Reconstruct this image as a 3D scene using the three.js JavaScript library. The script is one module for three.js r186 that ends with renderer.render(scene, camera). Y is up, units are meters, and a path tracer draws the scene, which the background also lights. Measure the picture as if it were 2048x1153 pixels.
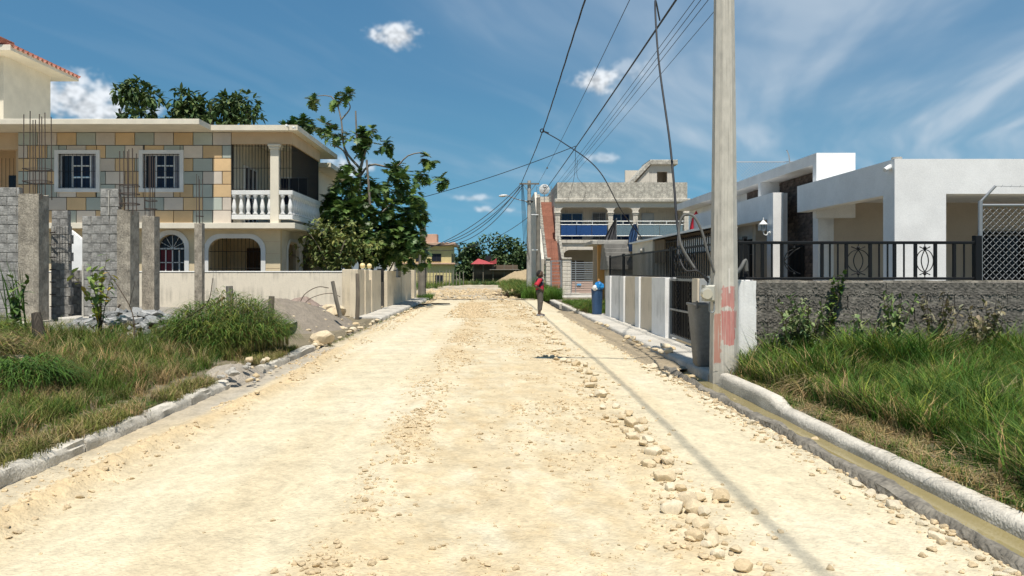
import * as THREE from 'three';
import { mergeGeometries, mergeVertices, toCreasedNormals } from 'three/addons/utils/BufferGeometryUtils.js';
import { MarchingCubes } from 'three/addons/objects/MarchingCubes.js';

// ---------------------------------------------------------------- camera, sky, sun, exposure
const scene = new THREE.Scene();
const camera = new THREE.PerspectiveCamera(42.05, 2048 / 1153, 0.1, 3000);
camera.position.set(0, 1.6, 0);                                   // eye height; the road runs along -z
camera.lookAt(0, 1.6, -10);
camera.setViewOffset(2048, 1153, 39, 31.5, 2048, 1153);           // lens shift instead of a tilt
const renderer = new THREE.WebGLRenderer({ antialias: true });
renderer.toneMapping = THREE.LinearToneMapping;
renderer.toneMappingExposure = 1.40;
renderer.shadowMap.enabled = true;

const SUN = new THREE.Vector3(0.012, 0.97, 0.215).normalize();
const sun = new THREE.DirectionalLight(new THREE.Color().setRGB(1, 0.94, 0.84), 4.15);
sun.position.copy(SUN).multiplyScalar(120); sun.target.position.set(0, 0, -25);
sun.castShadow = true; sun.shadow.mapSize.set(4096, 4096); sun.shadow.radius = 1.5;
Object.assign(sun.shadow.camera, { left: -60, right: 60, top: 90, bottom: -90, near: 1, far: 300 });
scene.add(sun, sun.target);

// ---------------------------------------------------------------- noise
function rng(seed) { let a = seed >>> 0; return () => { a = (a + 0x6D2B79F5) >>> 0; let t = a; t = Math.imul(t ^ (t >>> 15), t | 1); t ^= t + Math.imul(t ^ (t >>> 7), t | 61); return ((t ^ (t >>> 14)) >>> 0) / 4294967296; }; }
const PERM = new Float32Array(65536); { const r = rng(7); for (let i = 0; i < 65536; i++) PERM[i] = r(); }
const hsh = (x, y) => PERM[((Math.imul(x, 374761393) ^ Math.imul(y, 668265263)) >>> 5) & 65535];
const mod = (a, n) => ((a % n) + n) % n;
function vnoise(x, y, p = 0) {                                     // value noise, period p if given
  const xi = Math.floor(x), yi = Math.floor(y), fx = x - xi, fy = y - yi, u = fx * fx * (3 - 2 * fx), v = fy * fy * (3 - 2 * fy);
  const X0 = p ? mod(xi, p) : xi, X1 = p ? mod(xi + 1, p) : xi + 1, Y0 = p ? mod(yi, p) : yi, Y1 = p ? mod(yi + 1, p) : yi + 1;
  const a = hsh(X0, Y0), b = hsh(X1, Y0), c = hsh(X0, Y1), d = hsh(X1, Y1);
  return a + (b - a) * u + (c - a) * v + (a - b - c + d) * u * v;
}
function fbm(x, y, oct = 4, p = 0) { let s = 0, a = 0.5, n = 0; for (let i = 0; i < oct; i++) { s += a * vnoise(x + i * 17, y + i * 31, p); n += a; x *= 2; y *= 2; p *= 2; a *= 0.5; } return s / n; }
const sst = (a, b, x) => { const t = Math.min(1, Math.max(0, (x - a) / (b - a))); return t * t * (3 - 2 * t); };
const lerp = (a, b, t) => a + (b - a) * t;

// ---------------------------------------------------------------- the sky: deep blue with thin cirrus and a few small cumulus
{
  const W = 3600, H = 1800, data = new Float32Array(W * H * 4);
  const ramp = [[0, .185, .405, .54], [4, .128, .345, .51], [8, .105, .29, .455], [14, .085, .232, .40], [22, .070, .190, .355], [45, .055, .15, .30], [90, .045, .125, .255]];
  const R = rng(91), puffs = [];
  // [azimuth, elevation, half width, half height] in degrees
  for (const c of [[-7.4, 17.4, 2.4, 1.15], [7.8, 14.2, 2.2, 1.15], [9.9, 14.8, 2.4, 1.0, .35], [-28.6, 11.2, 4.6, 2.2], [-33, 11.2, 4, 2.0], [-11.3, 7.8, 2.3, .9], [-1.3, 5.65, 1.5, .32, .55], [-0.8, 4.8, .95, .35, .6], [1.2, 4.75, .6, .3, .6], [8.4, 8.55, 1.5, .55, .5]]) puffs.push(c);
  for (let i = 0; i < 46; i++) { const az = 40 + R() * 280, w = .8 + R() * 3; puffs.push([az > 180 ? az - 360 : az, 4 + R() * 22, w, w * (.3 + R() * .25)]); }
  for (let row = 0; row < H; row++) {
    const el = ((row + .5) / H - .5) * 180;
    if (el < -1) { for (let col = 0; col < W; col++) { const o = (row * W + col) * 4; data[o] = .185; data[o + 1] = .405; data[o + 2] = .54; data[o + 3] = 1; } continue; }
    const e = Math.max(0, el); let k = 0; while (ramp[k + 1][0] < e) k++;
    const t = (e - ramp[k][0]) / (ramp[k + 1][0] - ramp[k][0]), base = [1, 2, 3].map((i) => lerp(ramp[k][i], ramp[k + 1][i], t));
    const near = puffs.filter((p) => Math.abs(p[1] - el) < p[3] * 2.6);
    for (let col = 0; col < W; col++) {
      const a = ((col + .5) / W - .5) * 2 * Math.PI, x = Math.cos(a), z = Math.sin(a), az = Math.atan2(x, -z) * 180 / Math.PI;
      // cirrus on a high flat layer, combed by the wind
      const h = Math.max(.06, Math.sin(e * Math.PI / 180)), ch = Math.cos(e * Math.PI / 180), u = x * ch / h, v = -z * ch / h;
      let ci = 0;
      if (el > 2) {
        const wx = u * .9 + 5, wy = v * .35, w1 = fbm(wx * .6, wy * .6, 3), p = u * .55 - v * .22, q = u * .5 + v * .55;
        const strand = fbm(p * 2.1 + w1 * 3, q * .55 + w1 * 2.2, 6), cover = .5 + .5 * Math.sin((az - 2) * Math.PI / 62 + (w1 - .5) * 3);
        const wisp = fbm(p * 9 + w1 * 7, q * .9 + w1 * 3, 6); ci = (sst(.33, .85, strand) * (.35 + .8 * sst(.25, .8, wisp)) * sst(.25, .85, cover) * .8 + .13 * sst(.3, 1, cover)) * sst(2, 9, el) + sst(.52, .8, wisp) * .06;
      }
      const o = (row * W + col) * 4; let r = base[0], g = base[1], b = base[2];
      ci = Math.min(1, ci); r = lerp(r, .54, ci * .7); g = lerp(g, .61, ci * .7); b = lerp(b, .68, ci * .7);
      for (const [pa, pe, pw, ph, op = 1] of near) {
        let da = az - pa; if (da > 180) da -= 360; if (da < -180) da += 360;
        if (Math.abs(da) > pw * 2.2) continue;
        const dx = da / pw, dy = (el - pe) / ph, n = fbm(az * 1.1 + 40, el * 1.5 + 9, 6) - .5, n2 = fbm(az * 3.1 + 4, el * 4.2 + 9, 5) - .5;
        const under = dy < 0 ? 1.25 : 1, d = 1 - Math.sqrt(dx * dx + dy * dy * under) + n * 1.15 + n2 * .4, m = sst(-.02, .8, d) * op;
        if (m <= 0) continue;
        const lit = Math.min(1, Math.max(.48, .82 + dy * .16 + n2 * 1.0 + n * .35));
        r = lerp(r, .80 * lit, m * .92); g = lerp(g, .835 * lit, m * .92); b = lerp(b, .87 * lit, m * .92);
      }
      data[o] = r * .84; data[o + 1] = g * .84; data[o + 2] = b * .84; data[o + 3] = 1;
    }
  }
  const t = new THREE.DataTexture(data, W, H, THREE.RGBAFormat, THREE.FloatType);
  t.mapping = THREE.EquirectangularReflectionMapping; t.magFilter = THREE.LinearFilter; t.needsUpdate = true;
  scene.background = t; scene.environment = t;
}

// ---------------------------------------------------------------- textures (grain, stains, fine relief only)
function tex(size, fn, metres, srgb = true) {
  const d = new Uint8Array(size * size * 4);
  for (let y = 0; y < size; y++) for (let x = 0; x < size; x++) {
    const c = fn(x / size, y / size), o = (y * size + x) * 4, cl = (v) => Math.max(0, Math.min(255, Math.round(v * 255)));
    if (typeof c === 'number') { d[o] = d[o + 1] = d[o + 2] = cl(c); } else { d[o] = cl(c[0]); d[o + 1] = cl(c[1]); d[o + 2] = cl(c[2]); }
    d[o + 3] = 255;
  }
  const t = new THREE.DataTexture(d, size, size); t.wrapS = t.wrapT = THREE.RepeatWrapping; t.magFilter = THREE.LinearFilter; t.minFilter = THREE.LinearMipmapLinearFilter; t.generateMipmaps = true;
  if (srgb) t.colorSpace = THREE.SRGBColorSpace; t.repeat.set(1 / metres, 1 / metres); t.needsUpdate = true; return t;
}
const T = {
  stucco: tex(512, (u, v) => .965 + .05 * (fbm(u * 6, v * 6, 5, 6) - .5) * 2 + .06 * (vnoise(u * 256, v * 256, 256) - .5), 2.3),
  concrete: tex(512, (u, v) => { const b = fbm(u * 4, v * 4, 6, 4), s = vnoise(u * 200, v * 200, 200), k = sst(.62, .8, fbm(u * 24 + 3, v * 9, 4, 24)); return .92 + .32 * (b - .5) + .12 * (s - .5) - .1 * k; }, 2.0),
  weather: tex(512, (u, v) => { const b = fbm(u * 5, v * 3, 6, 1), st = fbm(u * 34, v * 3, 4, 1), w = fbm(u * 4, v * 4, 5, 4), run = fbm(u * 40, v * 4, 4, 4); return .975 + .12 * (w - .5) - .13 * sst(.55, .8, fbm(u * 6 + 3, v * 5, 6, 1) * .0 + w * .8 + run * .25) - .06 * sst(.62, .8, run) + .05 * (vnoise(u * 220, v * 220, 220) - .5); }, 3.1),
  rough: tex(512, (u, v) => { const b = fbm(u * 8, v * 8, 6, 8), s = fbm(u * 60, v * 40, 3, 20); return .86 + .45 * (b - .5) + .35 * (fbm(u * 48, v * 32, 4, 16) - .5); }, 1.3),
  grain: tex(512, (u, v) => { const s = fbm(u * 64, v * 64, 3, 64), b = fbm(u * 5, v * 5, 5, 5), k = fbm(u * 16, v * 16, 4, 16); return .93 + .16 * (s - .5) + .14 * (b - .5) + .12 * (k - .5); }, 1.7),
  wood: tex(256, (u, v) => .78 + .5 * (fbm(u * 32, v * 2, 4, 2) - .5) + .2 * (fbm(u * 64, v * 4, 3, 4) - .5), .6),
  fabric: tex(256, (u, v) => .86 + .08 * Math.sin(u * 400) * Math.sin(v * 400) + .2 * (fbm(u * 6, v * 6, 4, 6) - .5), .5),
  stone: tex(512, (u, v) => { const b = fbm(u * 7, v * 24, 4, 1), k = fbm(u * 10, v * 10, 5, 10); return [.72 + .6 * (k - .5), .7 + .55 * (k - .5), .7 + .5 * (k - .5)]; }, 1.5),
  bFine: tex(512, (u, v) => .5 + .5 * (fbm(u * 64, v * 64, 4, 64) - .5) + .4 * (fbm(u * 10, v * 10, 4, 10) - .5), 1.1, false),
  bRough: tex(512, (u, v) => fbm(u * 22, v * 34, 5, 2) * 0 + .5 + 1.1 * (fbm(u * 20, v * 36, 5, 4) - .5), 1.2, false),
  bGrit: tex(512, (u, v) => .5 + .7 * (fbm(u * 90, v * 90, 2, 90) - .5) + .5 * (fbm(u * 22, v * 22, 4, 22) - .5), 1.3, false),
};
function mat(rgb, o = {}) {
  const { r = .9, map, bump, bs = .004, metal = 0, phys, ...rest } = o;
  const p = { color: new THREE.Color().setRGB(...rgb), roughness: r, metalness: metal, ...rest };
  if (map) p.map = map; if (bump) { p.bumpMap = bump; p.bumpScale = bs; }
  return phys ? new THREE.MeshPhysicalMaterial({ ...p, ...phys }) : new THREE.MeshStandardMaterial(p);
}
const M = {
  white: mat([.85, .85, .84], { map: T.stucco, bump: T.bFine, bs: .003 }),
  whiteTrim: mat([.76, .76, .74], { map: T.stucco, r: .7 }),
  whitePaint: mat([.74, .75, .74], { r: .4 }),
  beige: mat([.56, .48, .38], { map: T.stucco, bump: T.bFine, bs: .003 }),
  beigeFence: mat([.70, .61, .48], { map: T.weather, bump: T.bFine, bs: .003 }),
  whiteFence: mat([.85, .85, .84], { map: T.weather, bump: T.bFine, bs: .003 }),
  cream: mat([.72, .60, .40], { map: T.stucco, bump: T.bFine, bs: .003 }),
  creamPale: mat([.75, .69, .565], { map: T.stucco, bump: T.bFine, bs: .003 }),
  tanBeam: mat([.62, .45, .28], { map: T.stucco }),
  soffit: mat([.66, .56, .42], { map: T.stucco }),
  plasterOld: mat([.74, .67, .55], { map: T.weather, bump: T.bFine, bs: .006 }),
  gatePlaster: mat([.70, .61, .46], { map: T.weather, bump: T.bFine, bs: .005 }),
  greyCream: mat([.62, .57, .49], { map: T.weather, bump: T.bRough, bs: .012 }),
  roughRender: mat([.66, .62, .535], { map: T.rough, bump: T.bRough, bs: .035 }),
  concrete: mat([.46, .44, .40], { map: T.concrete, bump: T.bGrit, bs: .006 }),
  concretePale: mat([.56, .53, .47], { map: T.concrete, bump: T.bGrit, bs: .006 }),
  concreteTan: mat([.44, .39, .315], { map: T.rough, bump: T.bGrit, bs: .012 }),
  kerb: mat([.63, .585, .50], { map: T.concrete, bump: T.bGrit, bs: .008 }),
  gutter: mat([.30, .27, .22], { map: T.rough, bump: T.bRough, bs: .02 }),
  mortar: mat([.36, .34, .31], { map: T.rough, bump: T.bRough, bs: .02 }),
  black: mat([.010, .011, .013], { r: .5, phys: { specularIntensity: .45 } }),
  darkIron: mat([.02, .02, .022], { r: .55 }),
  rebar: mat([.085, .06, .048], { r: .8, map: T.grain }),
  galv: mat([.36, .37, .38], { r: .45, metal: .6 }),
  greyMetal: mat([.24, .26, .27], { r: .5, metal: .2 }),
  cable: mat([.015, .015, .017], { r: .6 }),
  cableGrey: mat([.13, .13, .125], { r: .7 }),
  dark: mat([.03, .028, .026], { r: .9 }),
  glassDark: mat([.02, .024, .035], { r: .15, phys: { specularIntensity: .5 } }),
  glassNight: mat([.015, .018, .04], { r: .15, phys: { specularIntensity: .5 } }),
  woodPost: mat([.26, .22, .17], { map: T.wood, bump: T.wood, bs: .01 }),
  woodGrey: mat([.34, .31, .26], { map: T.wood, bump: T.wood, bs: .012 }),
  twig: mat([.12, .085, .055], { map: T.wood }),
  bark: mat([.30, .26, .20], { map: T.wood, bump: T.wood, bs: .01 }),
};
const leafMat = (o = {}) => new THREE.MeshPhysicalMaterial({ color: 0xffffff, vertexColors: true, roughness: .62, transmission: .28, thickness: 0, specularIntensity: .45, side: THREE.DoubleSide, ...o });
M.leaf = leafMat(); M.leafGloss = leafMat({ roughness: .42 }); M.bladeMat = leafMat({ roughness: .85, specularIntensity: .25 });

// ---------------------------------------------------------------- helpers
const V = (x, y, z) => new THREE.Vector3(x, y, z);
const used = {};
const numbered = (n) => { const k = used[n] = (used[n] ?? -1) + 1; return k ? n + '_' + String(k).padStart(3, '0') : n; };
function ni(g) { const n = g.index ? g.toNonIndexed() : g; for (const k of Object.keys(n.attributes)) if (!['position', 'normal', 'uv', 'color'].includes(k)) n.deleteAttribute(k); n.morphAttributes = {}; return n; }
function boxUV(g) {                                                // uv in metres by the way each face points
  const p = g.attributes.position, uv = new Float32Array(p.count * 2), a = V(), b = V(), c = V();
  for (let i = 0; i < p.count; i += 3) {
    a.fromBufferAttribute(p, i); b.fromBufferAttribute(p, i + 1).sub(a); c.fromBufferAttribute(p, i + 2).sub(a); b.cross(c);
    const x = Math.abs(b.x), y = Math.abs(b.y), z = Math.abs(b.z);
    for (let k = i; k < i + 3; k++) { const X = p.getX(k), Y = p.getY(k), Z = p.getZ(k); if (x >= y && x >= z) { uv[k * 2] = Z + X * .37; uv[k * 2 + 1] = Y; } else if (y >= z) { uv[k * 2] = X; uv[k * 2 + 1] = Z; } else { uv[k * 2] = X + Z * .41; uv[k * 2 + 1] = Y; } }
  }
  g.setAttribute('uv', new THREE.BufferAttribute(uv, 2)); return g;
}
function mg(list) {
  const l = [].concat(list).map(ni), col = l.some((g) => g.attributes.color);
  for (const g of l) { if (!g.attributes.uv) g.setAttribute('uv', new THREE.BufferAttribute(new Float32Array(g.attributes.position.count * 2), 2)); if (!g.attributes.normal) g.computeVertexNormals(); if (col && !g.attributes.color) g.setAttribute('color', new THREE.BufferAttribute(new Float32Array(g.attributes.position.count * 3).fill(1), 3)); }
  return l.length === 1 ? l[0] : mergeGeometries(l);
}
const bases = new Map();
function tag(o, label, category, group, kind) { if (label) o.userData.label = label; if (category) o.userData.category = category; if (group) o.userData.group = group; if (kind) o.userData.kind = kind; return o; }
function thing(name, label, category, at = [0, 0, 0], group) { const g = new THREE.Group(); g.name = numbered(name); g.position.set(...at); scene.add(g); bases.set(g, at); return tag(g, label, category, group); }
// a named mesh from geometry in world metres; under a thing it is moved to that thing's base
function part(parent, name, geo, m, keepUV = false) {
  let g = mg(geo); if (!keepUV) g = boxUV(g);
  const at = bases.get(parent) || [0, 0, 0]; if (at[0] || at[1] || at[2]) { g = g === geo ? g.clone() : g; g.translate(-at[0], -at[1], -at[2]); }
  const o = new THREE.Mesh(g, m); o.name = parent === scene ? numbered(name) : name; o.castShadow = o.receiveShadow = true; parent.add(o); bases.set(o, at); return o;
}
// a mesh that shares its geometry: placed by position
function place(parent, name, geo, m, x, y, z, turn) { const at = bases.get(parent) || [0, 0, 0], o = new THREE.Mesh(geo, m); o.name = name; o.position.set(x - at[0], y - at[1], z - at[2]); if (turn) o.rotation.set(...turn); o.castShadow = o.receiveShadow = true; parent.add(o); return o; }
function structure(name, geo, m, keepUV) { const o = part(scene, name, geo, m, keepUV); o.userData.kind = 'structure'; return o; }
function structureGroup(name) { const g = new THREE.Group(); g.name = numbered(name); g.userData.kind = 'structure'; scene.add(g); bases.set(g, [0, 0, 0]); return g; }
const box = (x0, x1, y0, y1, z0, z1) => new THREE.BoxGeometry(Math.abs(x1 - x0), Math.abs(y1 - y0), Math.abs(z1 - z0)).translate((x0 + x1) / 2, (y0 + y1) / 2, (z0 + z1) / 2);
// a box with small chamfers on all edges
function cbox(x0, x1, y0, y1, z0, z1, c = .01) {
  [x0, x1] = [Math.min(x0, x1), Math.max(x0, x1)]; [y0, y1] = [Math.min(y0, y1), Math.max(y0, y1)]; [z0, z1] = [Math.min(z0, z1), Math.max(z0, z1)];
  const s = new THREE.Shape(); s.moveTo(x0 + c, y0 + c); s.lineTo(x1 - c, y0 + c); s.lineTo(x1 - c, y1 - c); s.lineTo(x0 + c, y1 - c); s.closePath();
  return new THREE.ExtrudeGeometry(s, { depth: z1 - z0 - 2 * c, bevelEnabled: true, bevelThickness: c, bevelSize: c, bevelSegments: 1 }).translate(0, 0, z0 + c);
}
function rod(a, b, r, n = 6, r2 = r) {
  const A = V(...a), B = V(...b), d = B.clone().sub(A), L = d.length(), g = new THREE.CylinderGeometry(r2, r, L, n);
  g.translate(0, L / 2, 0); g.applyQuaternion(new THREE.Quaternion().setFromUnitVectors(V(0, 1, 0), d.normalize())); return g.translate(...a);
}
function bar(a, b, w) { return rod(a, b, w * .707, 4); }
function tube(pts, r, n = 24, k = 6) { return new THREE.TubeGeometry(new THREE.CatmullRomCurve3(pts.map((p) => V(...p)), false, 'centripetal'), n, r, k); }
function sagPts(a, b, sag, n = 10) { const o = []; for (let i = 0; i <= n; i++) { const t = i / n; o.push([lerp(a[0], b[0], t), lerp(a[1], b[1], t) - sag * 4 * t * (1 - t), lerp(a[2], b[2], t)]); } return o; }
function taper(pts, r0, r1, n = 12, k = 6) {                       // a limb that thins along its length
  const c = new THREE.CatmullRomCurve3(pts.map((p) => V(...p)), false, 'centripetal'), g = new THREE.TubeGeometry(c, n, 1, k), p = g.attributes.position;
  for (let i = 0; i <= n; i++) { const q = c.getPointAt(i / n), r = lerp(r0, r1, i / n); for (let j = 0; j <= k; j++) { const m = i * (k + 1) + j; p.setXYZ(m, q.x + (p.getX(m) - q.x) * r, q.y + (p.getY(m) - q.y) * r, q.z + (p.getZ(m) - q.z) * r); } }
  g.computeVertexNormals(); return g;
}
const poly = (pts) => { const s = new THREE.Shape(); pts.forEach(([x, y], i) => (i ? s.lineTo(x, y) : s.moveTo(x, y))); s.closePath(); return s; };
// flat shape in x,y pushed from z0 back to z1
const slab = (shape, z0, z1) => new THREE.ExtrudeGeometry(shape, { depth: Math.abs(z1 - z0), bevelEnabled: false, curveSegments: 10 }).translate(0, 0, Math.min(z0, z1));
const rectPath = (x0, x1, y0, y1) => { const p = new THREE.Path(); p.moveTo(x0, y0); p.lineTo(x1, y0); p.lineTo(x1, y1); p.lineTo(x0, y1); p.closePath(); return p; };
function archPath(x0, x1, y0, y1, r, K = THREE.Path) { const p = new K(); p.moveTo(x0, y0); p.lineTo(x1, y0); p.lineTo(x1, y1 - r); p.absarc(x1 - r, y1 - r, r, 0, Math.PI / 2, false); if (x1 - x0 > 2 * r + .001) p.lineTo(x0 + r, y1); p.absarc(x0 + r, y1 - r, r, Math.PI / 2, Math.PI, false); p.lineTo(x0, y0); return p; }
// a shape drawn in (depth, height) turned to stand along the road, from x0 to x1
const across = (shape, x0, x1) => { const g = new THREE.ExtrudeGeometry(shape, { depth: Math.abs(x1 - x0), bevelEnabled: false, curveSegments: 10 }); g.rotateY(Math.PI / 2); return g.translate(Math.min(x0, x1), 0, 0); };   // shape x -> -z
function paint(g, c) { const n = g.attributes.position.count, a = new Float32Array(n * 3); for (let i = 0; i < n; i++) a.set(c, i * 3); g.setAttribute('color', new THREE.BufferAttribute(a, 3)); return g; }
// a mesh from lists of corners
function quads() { const P = [], C = []; return { P, C, tri(a, b, c, col) { P.push(...a, ...b, ...c); if (col) for (let i = 0; i < 3; i++) C.push(...col); }, quad(a, b, c, d, col) { this.tri(a, b, c, col); this.tri(a, c, d, col); }, geo() { const g = new THREE.BufferGeometry(); g.setAttribute('position', new THREE.Float32BufferAttribute(P, 3)); if (C.length) g.setAttribute('color', new THREE.Float32BufferAttribute(C, 3)); g.computeVertexNormals(); return g; } }; }
// ================================================================ the ground, the road, kerbs and gutters
function loft(profile, D0, D1, step, amp = 0, seed = 0, closed = true) {       // a cross-section (x, y) carried along the road from D0 to D1
  const n = Math.max(1, Math.round((D1 - D0) / step)), pos = [], idx = []; let m = 0;
  for (let i = 0; i <= n; i++) {
    const D = lerp(D0, D1, i / n), pr = profile(D); m = pr.length;
    pr.forEach(([x, y], j) => { const k = amp * (fbm(D * 3.1 + seed, j * 1.7 + seed, 3) - .5) * 2; pos.push(x + k * .7, y + k * .8, -D); });
  }
  for (let i = 0; i < n; i++) for (let j = 0; j < m - 1; j++) { const a = i * m + j, b = a + 1, c = a + m, d = c + 1; idx.push(a, c, b, b, c, d); }
  if (closed) for (const [s, f] of [[0, 1], [n * m, 0]]) for (let j = 1; j < m - 1; j++) f ? idx.push(s, s + j, s + j + 1) : idx.push(s, s + j + 1, s + j);
  const g = new THREE.BufferGeometry(); g.setAttribute('position', new THREE.Float32BufferAttribute(pos, 3)); g.setIndex(idx); g.computeVertexNormals();
  let up = 0; const na = g.attributes.normal; for (let i = 0; i < na.count; i++) up += na.getY(i); if (up < 0) { for (let i = 0; i < idx.length; i += 3) { const t = idx[i + 1]; idx[i + 1] = idx[i + 2]; idx[i + 2] = t; } g.setIndex(idx); g.computeVertexNormals(); }
  return toCreasedNormals(g, .9);
}
function groundH(x, z) {
  const D = -z, n = fbm(x * .5 + 9, z * .5, 4) - .5;
  if (x > -3.72 && x < 3.25 && D < 44 && D > -20) return -.16;
  if (D > 43) return -.02 + n * .12 * sst(44, 60, D) + (x > 2.4 ? .08 : 0);
  if (x <= 0) { const t = sst(3.9, 7.6, -x) * sst(26, 24, D); return .09 + .40 * t + n * .16 * sst(3.9, 5, -x); }
  return .1 + .08 * sst(3.4, 7, x) * sst(12, 10, D) + n * .08 * sst(3.4, 4.2, x);
}
{
  const xs = [], zs = []; const seq = (arr, list) => { for (const [a, b, s] of list) for (let v = a; v < b - 1e-6; v += s) arr.push(v); };
  seq(xs, [[-900, -100, 80], [-100, -30, 7], [-30, -16, 2], [-16, -4, .35], [-4, -3.74, .13], [-3.7, 2.9, 1.5], [3.24, 3.25, .1], [3.27, 10, .35], [10, 30, 2.5], [30, 100, 10], [100, 901, 80]]);
  seq(zs, [[-1500, -200, 100], [-200, -60, 8], [-60, -26, 1], [-26, 4, .35], [4, 30, 3], [30, 400, 60]]);
  const nx = xs.length, pos = [], col = [], idx = [];
  for (const z of zs) for (const x of xs) {
    pos.push(x, groundH(x, z), z);
    const D = -z, g = fbm(x * .35, z * .35, 4), e = fbm(x * 1.7 + 5, z * 1.7, 3);
    let c = [lerp(.20, .30, e), lerp(.165, .25, e), lerp(.10, .165, e)];
    if (x > 3.4 && D < 12 && D > 0) { const k = sst(3.6, 4.6, x + (e - .5)) * .7; c = [lerp(c[0], .09, k), lerp(c[1], .10, k), lerp(c[2], .04, k)]; }
    if (D > 46) { const k = sst(.3, .5, g); c = [lerp(c[0], .10, k), lerp(c[1], .135, k), lerp(c[2], .045, k)]; }
    if (x < -5.5 && D > 12 && D < 26) { const k = sst(11.5, 14, D); c = [lerp(c[0], .36, k), lerp(c[1], .33, k), lerp(c[2], .28, k)]; }
    col.push(...c);
  }
  for (let i = 0; i < zs.length - 1; i++) for (let j = 0; j < nx - 1; j++) { const a = i * nx + j; idx.push(a, a + nx, a + 1, a + 1, a + nx, a + nx + 1); }
  const g = new THREE.BufferGeometry(); g.setAttribute('position', new THREE.Float32BufferAttribute(pos, 3)); g.setAttribute('color', new THREE.Float32BufferAttribute(col, 3)); g.setIndex(idx); g.computeVertexNormals();
  structure('ground', g, mat([1, 1, 1], { map: T.grain, bump: T.bGrit, bs: .03, vertexColors: true }));
}
// the road of crushed pale limestone: packed at the sides, loose and browner along the middle
const roadEdgeL = (z) => -3.66, roadEdgeR = (z) => 2.8;
const looseBand = (x, z) => { const w = (fbm(z * .35, 3, 3) - .5) * .7; return sst(-1.25 + w, -.75 + w, x) * (1 - sst(1.15, 1.75, x + w * .5)); };
function roadH(x, z) {
  const D = -z, b = looseBand(x, z), f = fbm(x * 7, z * 7, 3) - .5, m = fbm(x * 1.6, z * .9, 3) - .5;
  let h = .012 * f * (.35 + 1.1 * b) + .03 * (fbm(x * 13 + 4, z * 13, 3) - .5) * b * sst(.42, .62, fbm(x * 1.4 + 2, z * .8, 4)) + .03 * m * (.5 + .5 * b) + .03 * Math.exp(-((x + .85) ** 2) / .07) * (.4 + fbm(z * .8, 1, 2));
  const ridge = -3.02 + (fbm(z * .4, 8, 3) - .5) * .35;                        // the low windrow along the left side
  h += .075 * Math.exp(-((x - ridge) ** 2) / .016) * sst(.25, .5, fbm(z * .7, 21, 3)) * (.6 + .8 * fbm(x * 16, z * 16, 2)) + .03 * (fbm(x * 11, z * 11, 3) - .5) * sst(-2.8, -3.1, x);
  h += .035 * (fbm(x * 9, z * 9, 3) - .35) * sst(2.45, 2.75, x);
  h -= .03 * sst(-3.15, -3.4, x);
  return h + .012;
}
{
  const xs = [], zs = []; for (let x = -3.66; x <= 2.801; x += 6.46 / 150) xs.push(x);
  for (let D = -14; D < 3; D += .6) zs.push(-D); for (let D = 3, s = .045; D < 44.3; D += s, s = .045 + Math.max(0, D - 6) * .011) zs.push(-D); zs.push(-44.6);
  const nx = xs.length, pos = [], col = [], idx = [];
  for (const z of zs) for (const x of xs) {
    const D = -z; let h = roadH(x, z); if (D > 43.8) h = -.05; pos.push(x, h, z);
    const b = looseBand(x, z), n = fbm(x * 1.3 + 2, z * .55, 4), s = fbm(x * 4.5, z * 2.2, 4), tr = fbm(x * 2.6 + 30, z * .16, 4), dust = sst(.5, .72, fbm(x * .9 + 11, z * .45 + 4, 4));
    let c = [.68, .59, .41];
    const tan = [.61, .475, .28], pale = [.74, .66, .49], clay = [.57, .42, .225];
    const mix = (d, k) => { c = c.map((v, i) => lerp(v, d[i], k)); };
    mix(pale, dust * .6); mix(tan, b * sst(.3, .62, n * .5 + s * .55) * .62); mix(tan, sst(.55, .75, tr) * .35 * (1 - b));
    mix(clay, sst(.5, .68, fbm(x * 9, z * 6, 3)) * b * .32); mix(clay, Math.exp(-((x + .85) ** 2) / .06) * .35 * sst(.4, .6, n));
    mix([.60, .44, .235], Math.exp(-((x + 3.02 - (fbm(z * .4, 8, 3) - .5) * .35) ** 2) / .03) * .75 * sst(20, 14, D)); mix(tan, sst(-2.85, -3.1, x) * sst(.35, .6, fbm(x * 2, z * .5 + 7, 3)) * .6);
    const grey = sst(-3.12, -3.4, x) * sst(7, 10.5, D + (n - .5) * 3) * sst(17, 15.3, D); mix([.42, .38, .32], grey * .85);
    mix([.47, .40, .29], sst(-3.3, -3.55, x) * .6); mix([.47, .38, .25], sst(2.55, 2.8, x) * sst(8.5, 11, D) * .6);
    mix([.40, .34, .27], sst(-3.35, -3.6, x) * sst(17, 22, D) * .4);
    col.push(...c);
  }
  for (let i = 0; i < zs.length - 1; i++) for (let j = 0; j < nx - 1; j++) { const a = i * nx + j; idx.push(a, a + 1, a + nx, a + 1, a + nx + 1, a + nx); }
  const g = new THREE.BufferGeometry(); g.setAttribute('position', new THREE.Float32BufferAttribute(pos, 3)); g.setAttribute('color', new THREE.Float32BufferAttribute(col, 3)); g.setIndex(idx); g.computeVertexNormals();
  structure('road', g, mat([1.0, 1.0, 1.0], { map: T.grain, bump: T.bGrit, bs: .011, vertexColors: true, r: .95 }));
}
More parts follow.
